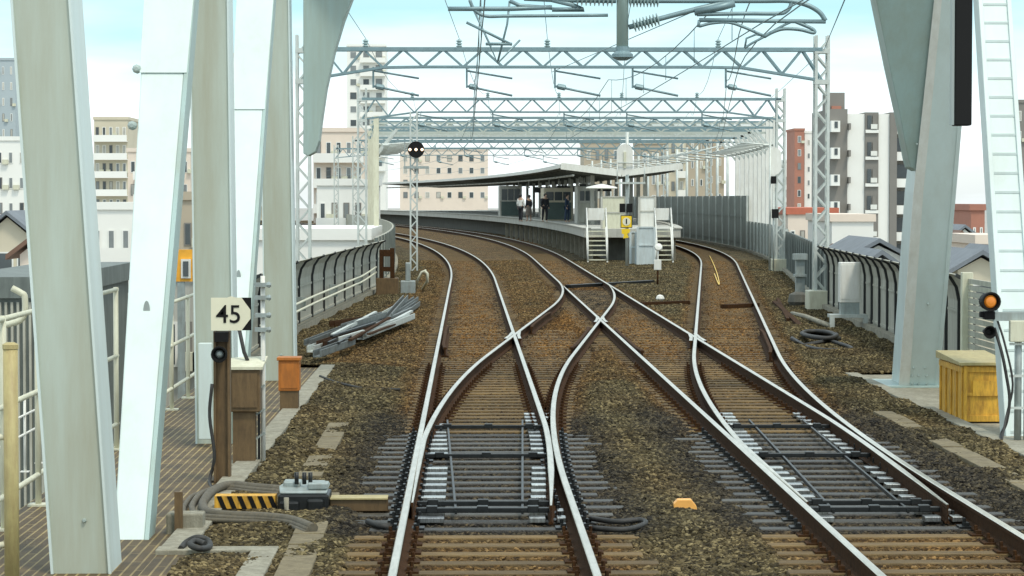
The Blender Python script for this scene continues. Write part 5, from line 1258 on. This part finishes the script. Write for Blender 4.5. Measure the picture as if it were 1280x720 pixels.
for o_ in [q for q in bpy.data.objects if q.get('label', '').startswith('low concrete warehouse')]:
    o_['label'] = 'low grey ribbed warehouse below the left railing'
    xx0, xx1 = P(-60, 250, 60).x, P(60, 250, 60).x
    mb = MB(); zt_ = P(640, 372, 60).z-.1
    for k in range(16): mb.lohi((xx0+.1+k*.142, 59.93, -9), (xx0+.16+k*.142, 59.995, zt_))
    mb.build('wall_ribs', M_panel, o_)
building('warehouse', 'grey low workshop beyond the railing left of the speed sign', 190, 262, 345, 75, 12, M_conc_pale, 2, 4, 3.0, win=(.5, .45))
building('warehouse', 'pale concrete building behind the left barrier wall', 300, 460, 300, 110, 14, M_wallwhite, 2, 9, 3.0, win=(.4, .4))
t = thing('billboard', 'orange billboard with white panel seen past the bright diagonal', 'billboard', P(222, 350, 70))
a, c = P(212, 352, 70), P(240, 312, 70); mb = MB(); mb.lohi((a.x, 70, a.z), (c.x, 70.15, c.z)); mb.build('board', mat('billboard_orange', (.8, .38, .03), .5), t)
a, c = P(226, 348, 69.9), P(238, 324, 69.9); mb = MB(); mb.lohi((a.x, 69.95, a.z), (c.x, 69.99, c.z)); f = mb.build('panel', M_white, t)
mb = MB(); mb.lohi((a.x+.06, 69.92, a.z+.06), (c.x-.06, 69.945, c.z-.06)); mb.build('dark_inset', M_glass, f)
mb = MB(); q = P(226, 350, 70); mb.lohi((q.x-.1, 70.02, -9), (q.x+.1, 70.13, q.z)); mb.build('leg', M_gal, t)
railing('white balcony railing low down behind the left railing', -9.3, 46, 60, 9, (-2.2, -1.8, -1.4), M_white, z0=-3)
for o in bpy.data.objects:
    if o.type == 'MESH' and o.name.startswith('wire'): pass

mb = MB(); mb.tube([G(400, 470, -.13), G(420, 478, -.13), G(455, 486, -.13), G(500, 487, -.14)], .02, 6); tag(mb.build('ground_cable', M_rubber), 'thin black cable crossing the ballast between the orange box and the left track', 'cable')

# louvred fence and tan post beyond the yellow box
t = thing('louvre_fence', 'grey louvred fence panel behind the yellow box at the right edge', 'fence', (8.15, 36, -.2))
mb = MB()
for k in range(15): mb.lohi((8.12, 35.0, -.1+k*.105), (8.16, 40.7, -.02+k*.105))
mb.build('louvres', M_panel, t)
for y in (35, 37.9, 40.75):
    mb = MB(); mb.lohi((8.02, y-.07, -.2), (8.2, y+.07, 1.55)); mb.build('fence_post', M_offwhite, t, bevel=.01)

gable('house', 'grey roofed house at the far left above the low warehouse', -30, 48, 300, 268, 130, 10, M_wallbeige, M_roofgrey)
gable('house', 'brown roofed house left of the nearest bridge post', 18, 74, 318, 296, 100, 8, M_wallpink, M_roofbrown)
building('office_building', 'small white office with balconies between the nearest post and the bright diagonal', 112, 166, 262, 170, 10, M_wallwhite, 3, 3, 3.0, win=(.5, .45), balcony=(0, 1))
building('office_building', 'taupe building low between the bright diagonal and the middle post', 200, 246, 250, 150, 9, M_wallbrown, 3, 2, 3.0, win=(.4, .45))
building('office_building', 'white office between the two gantry masts on the left', 396, 470, 232, 200, 10, M_wallwhite, 3, 5, 3.0, win=(.5, .45), balcony=(0, .5))

gable('house', 'pale gabled house between the inclined end post and the brown brick building', 1186, 1226, 300, 284, 190, 8, M_wallwhite, M_roofgrey)
gable('house', 'cream house with brown roof low behind the grey barrier wall', 1046, 1084, 326, 312, 135, 7, M_wallpink, M_roofbrown)
gable('house', 'small slate roofed house tucked behind the louvred fence', 1226, 1270, 332, 312, 130, 7, M_wallpink, M_roofgrey)
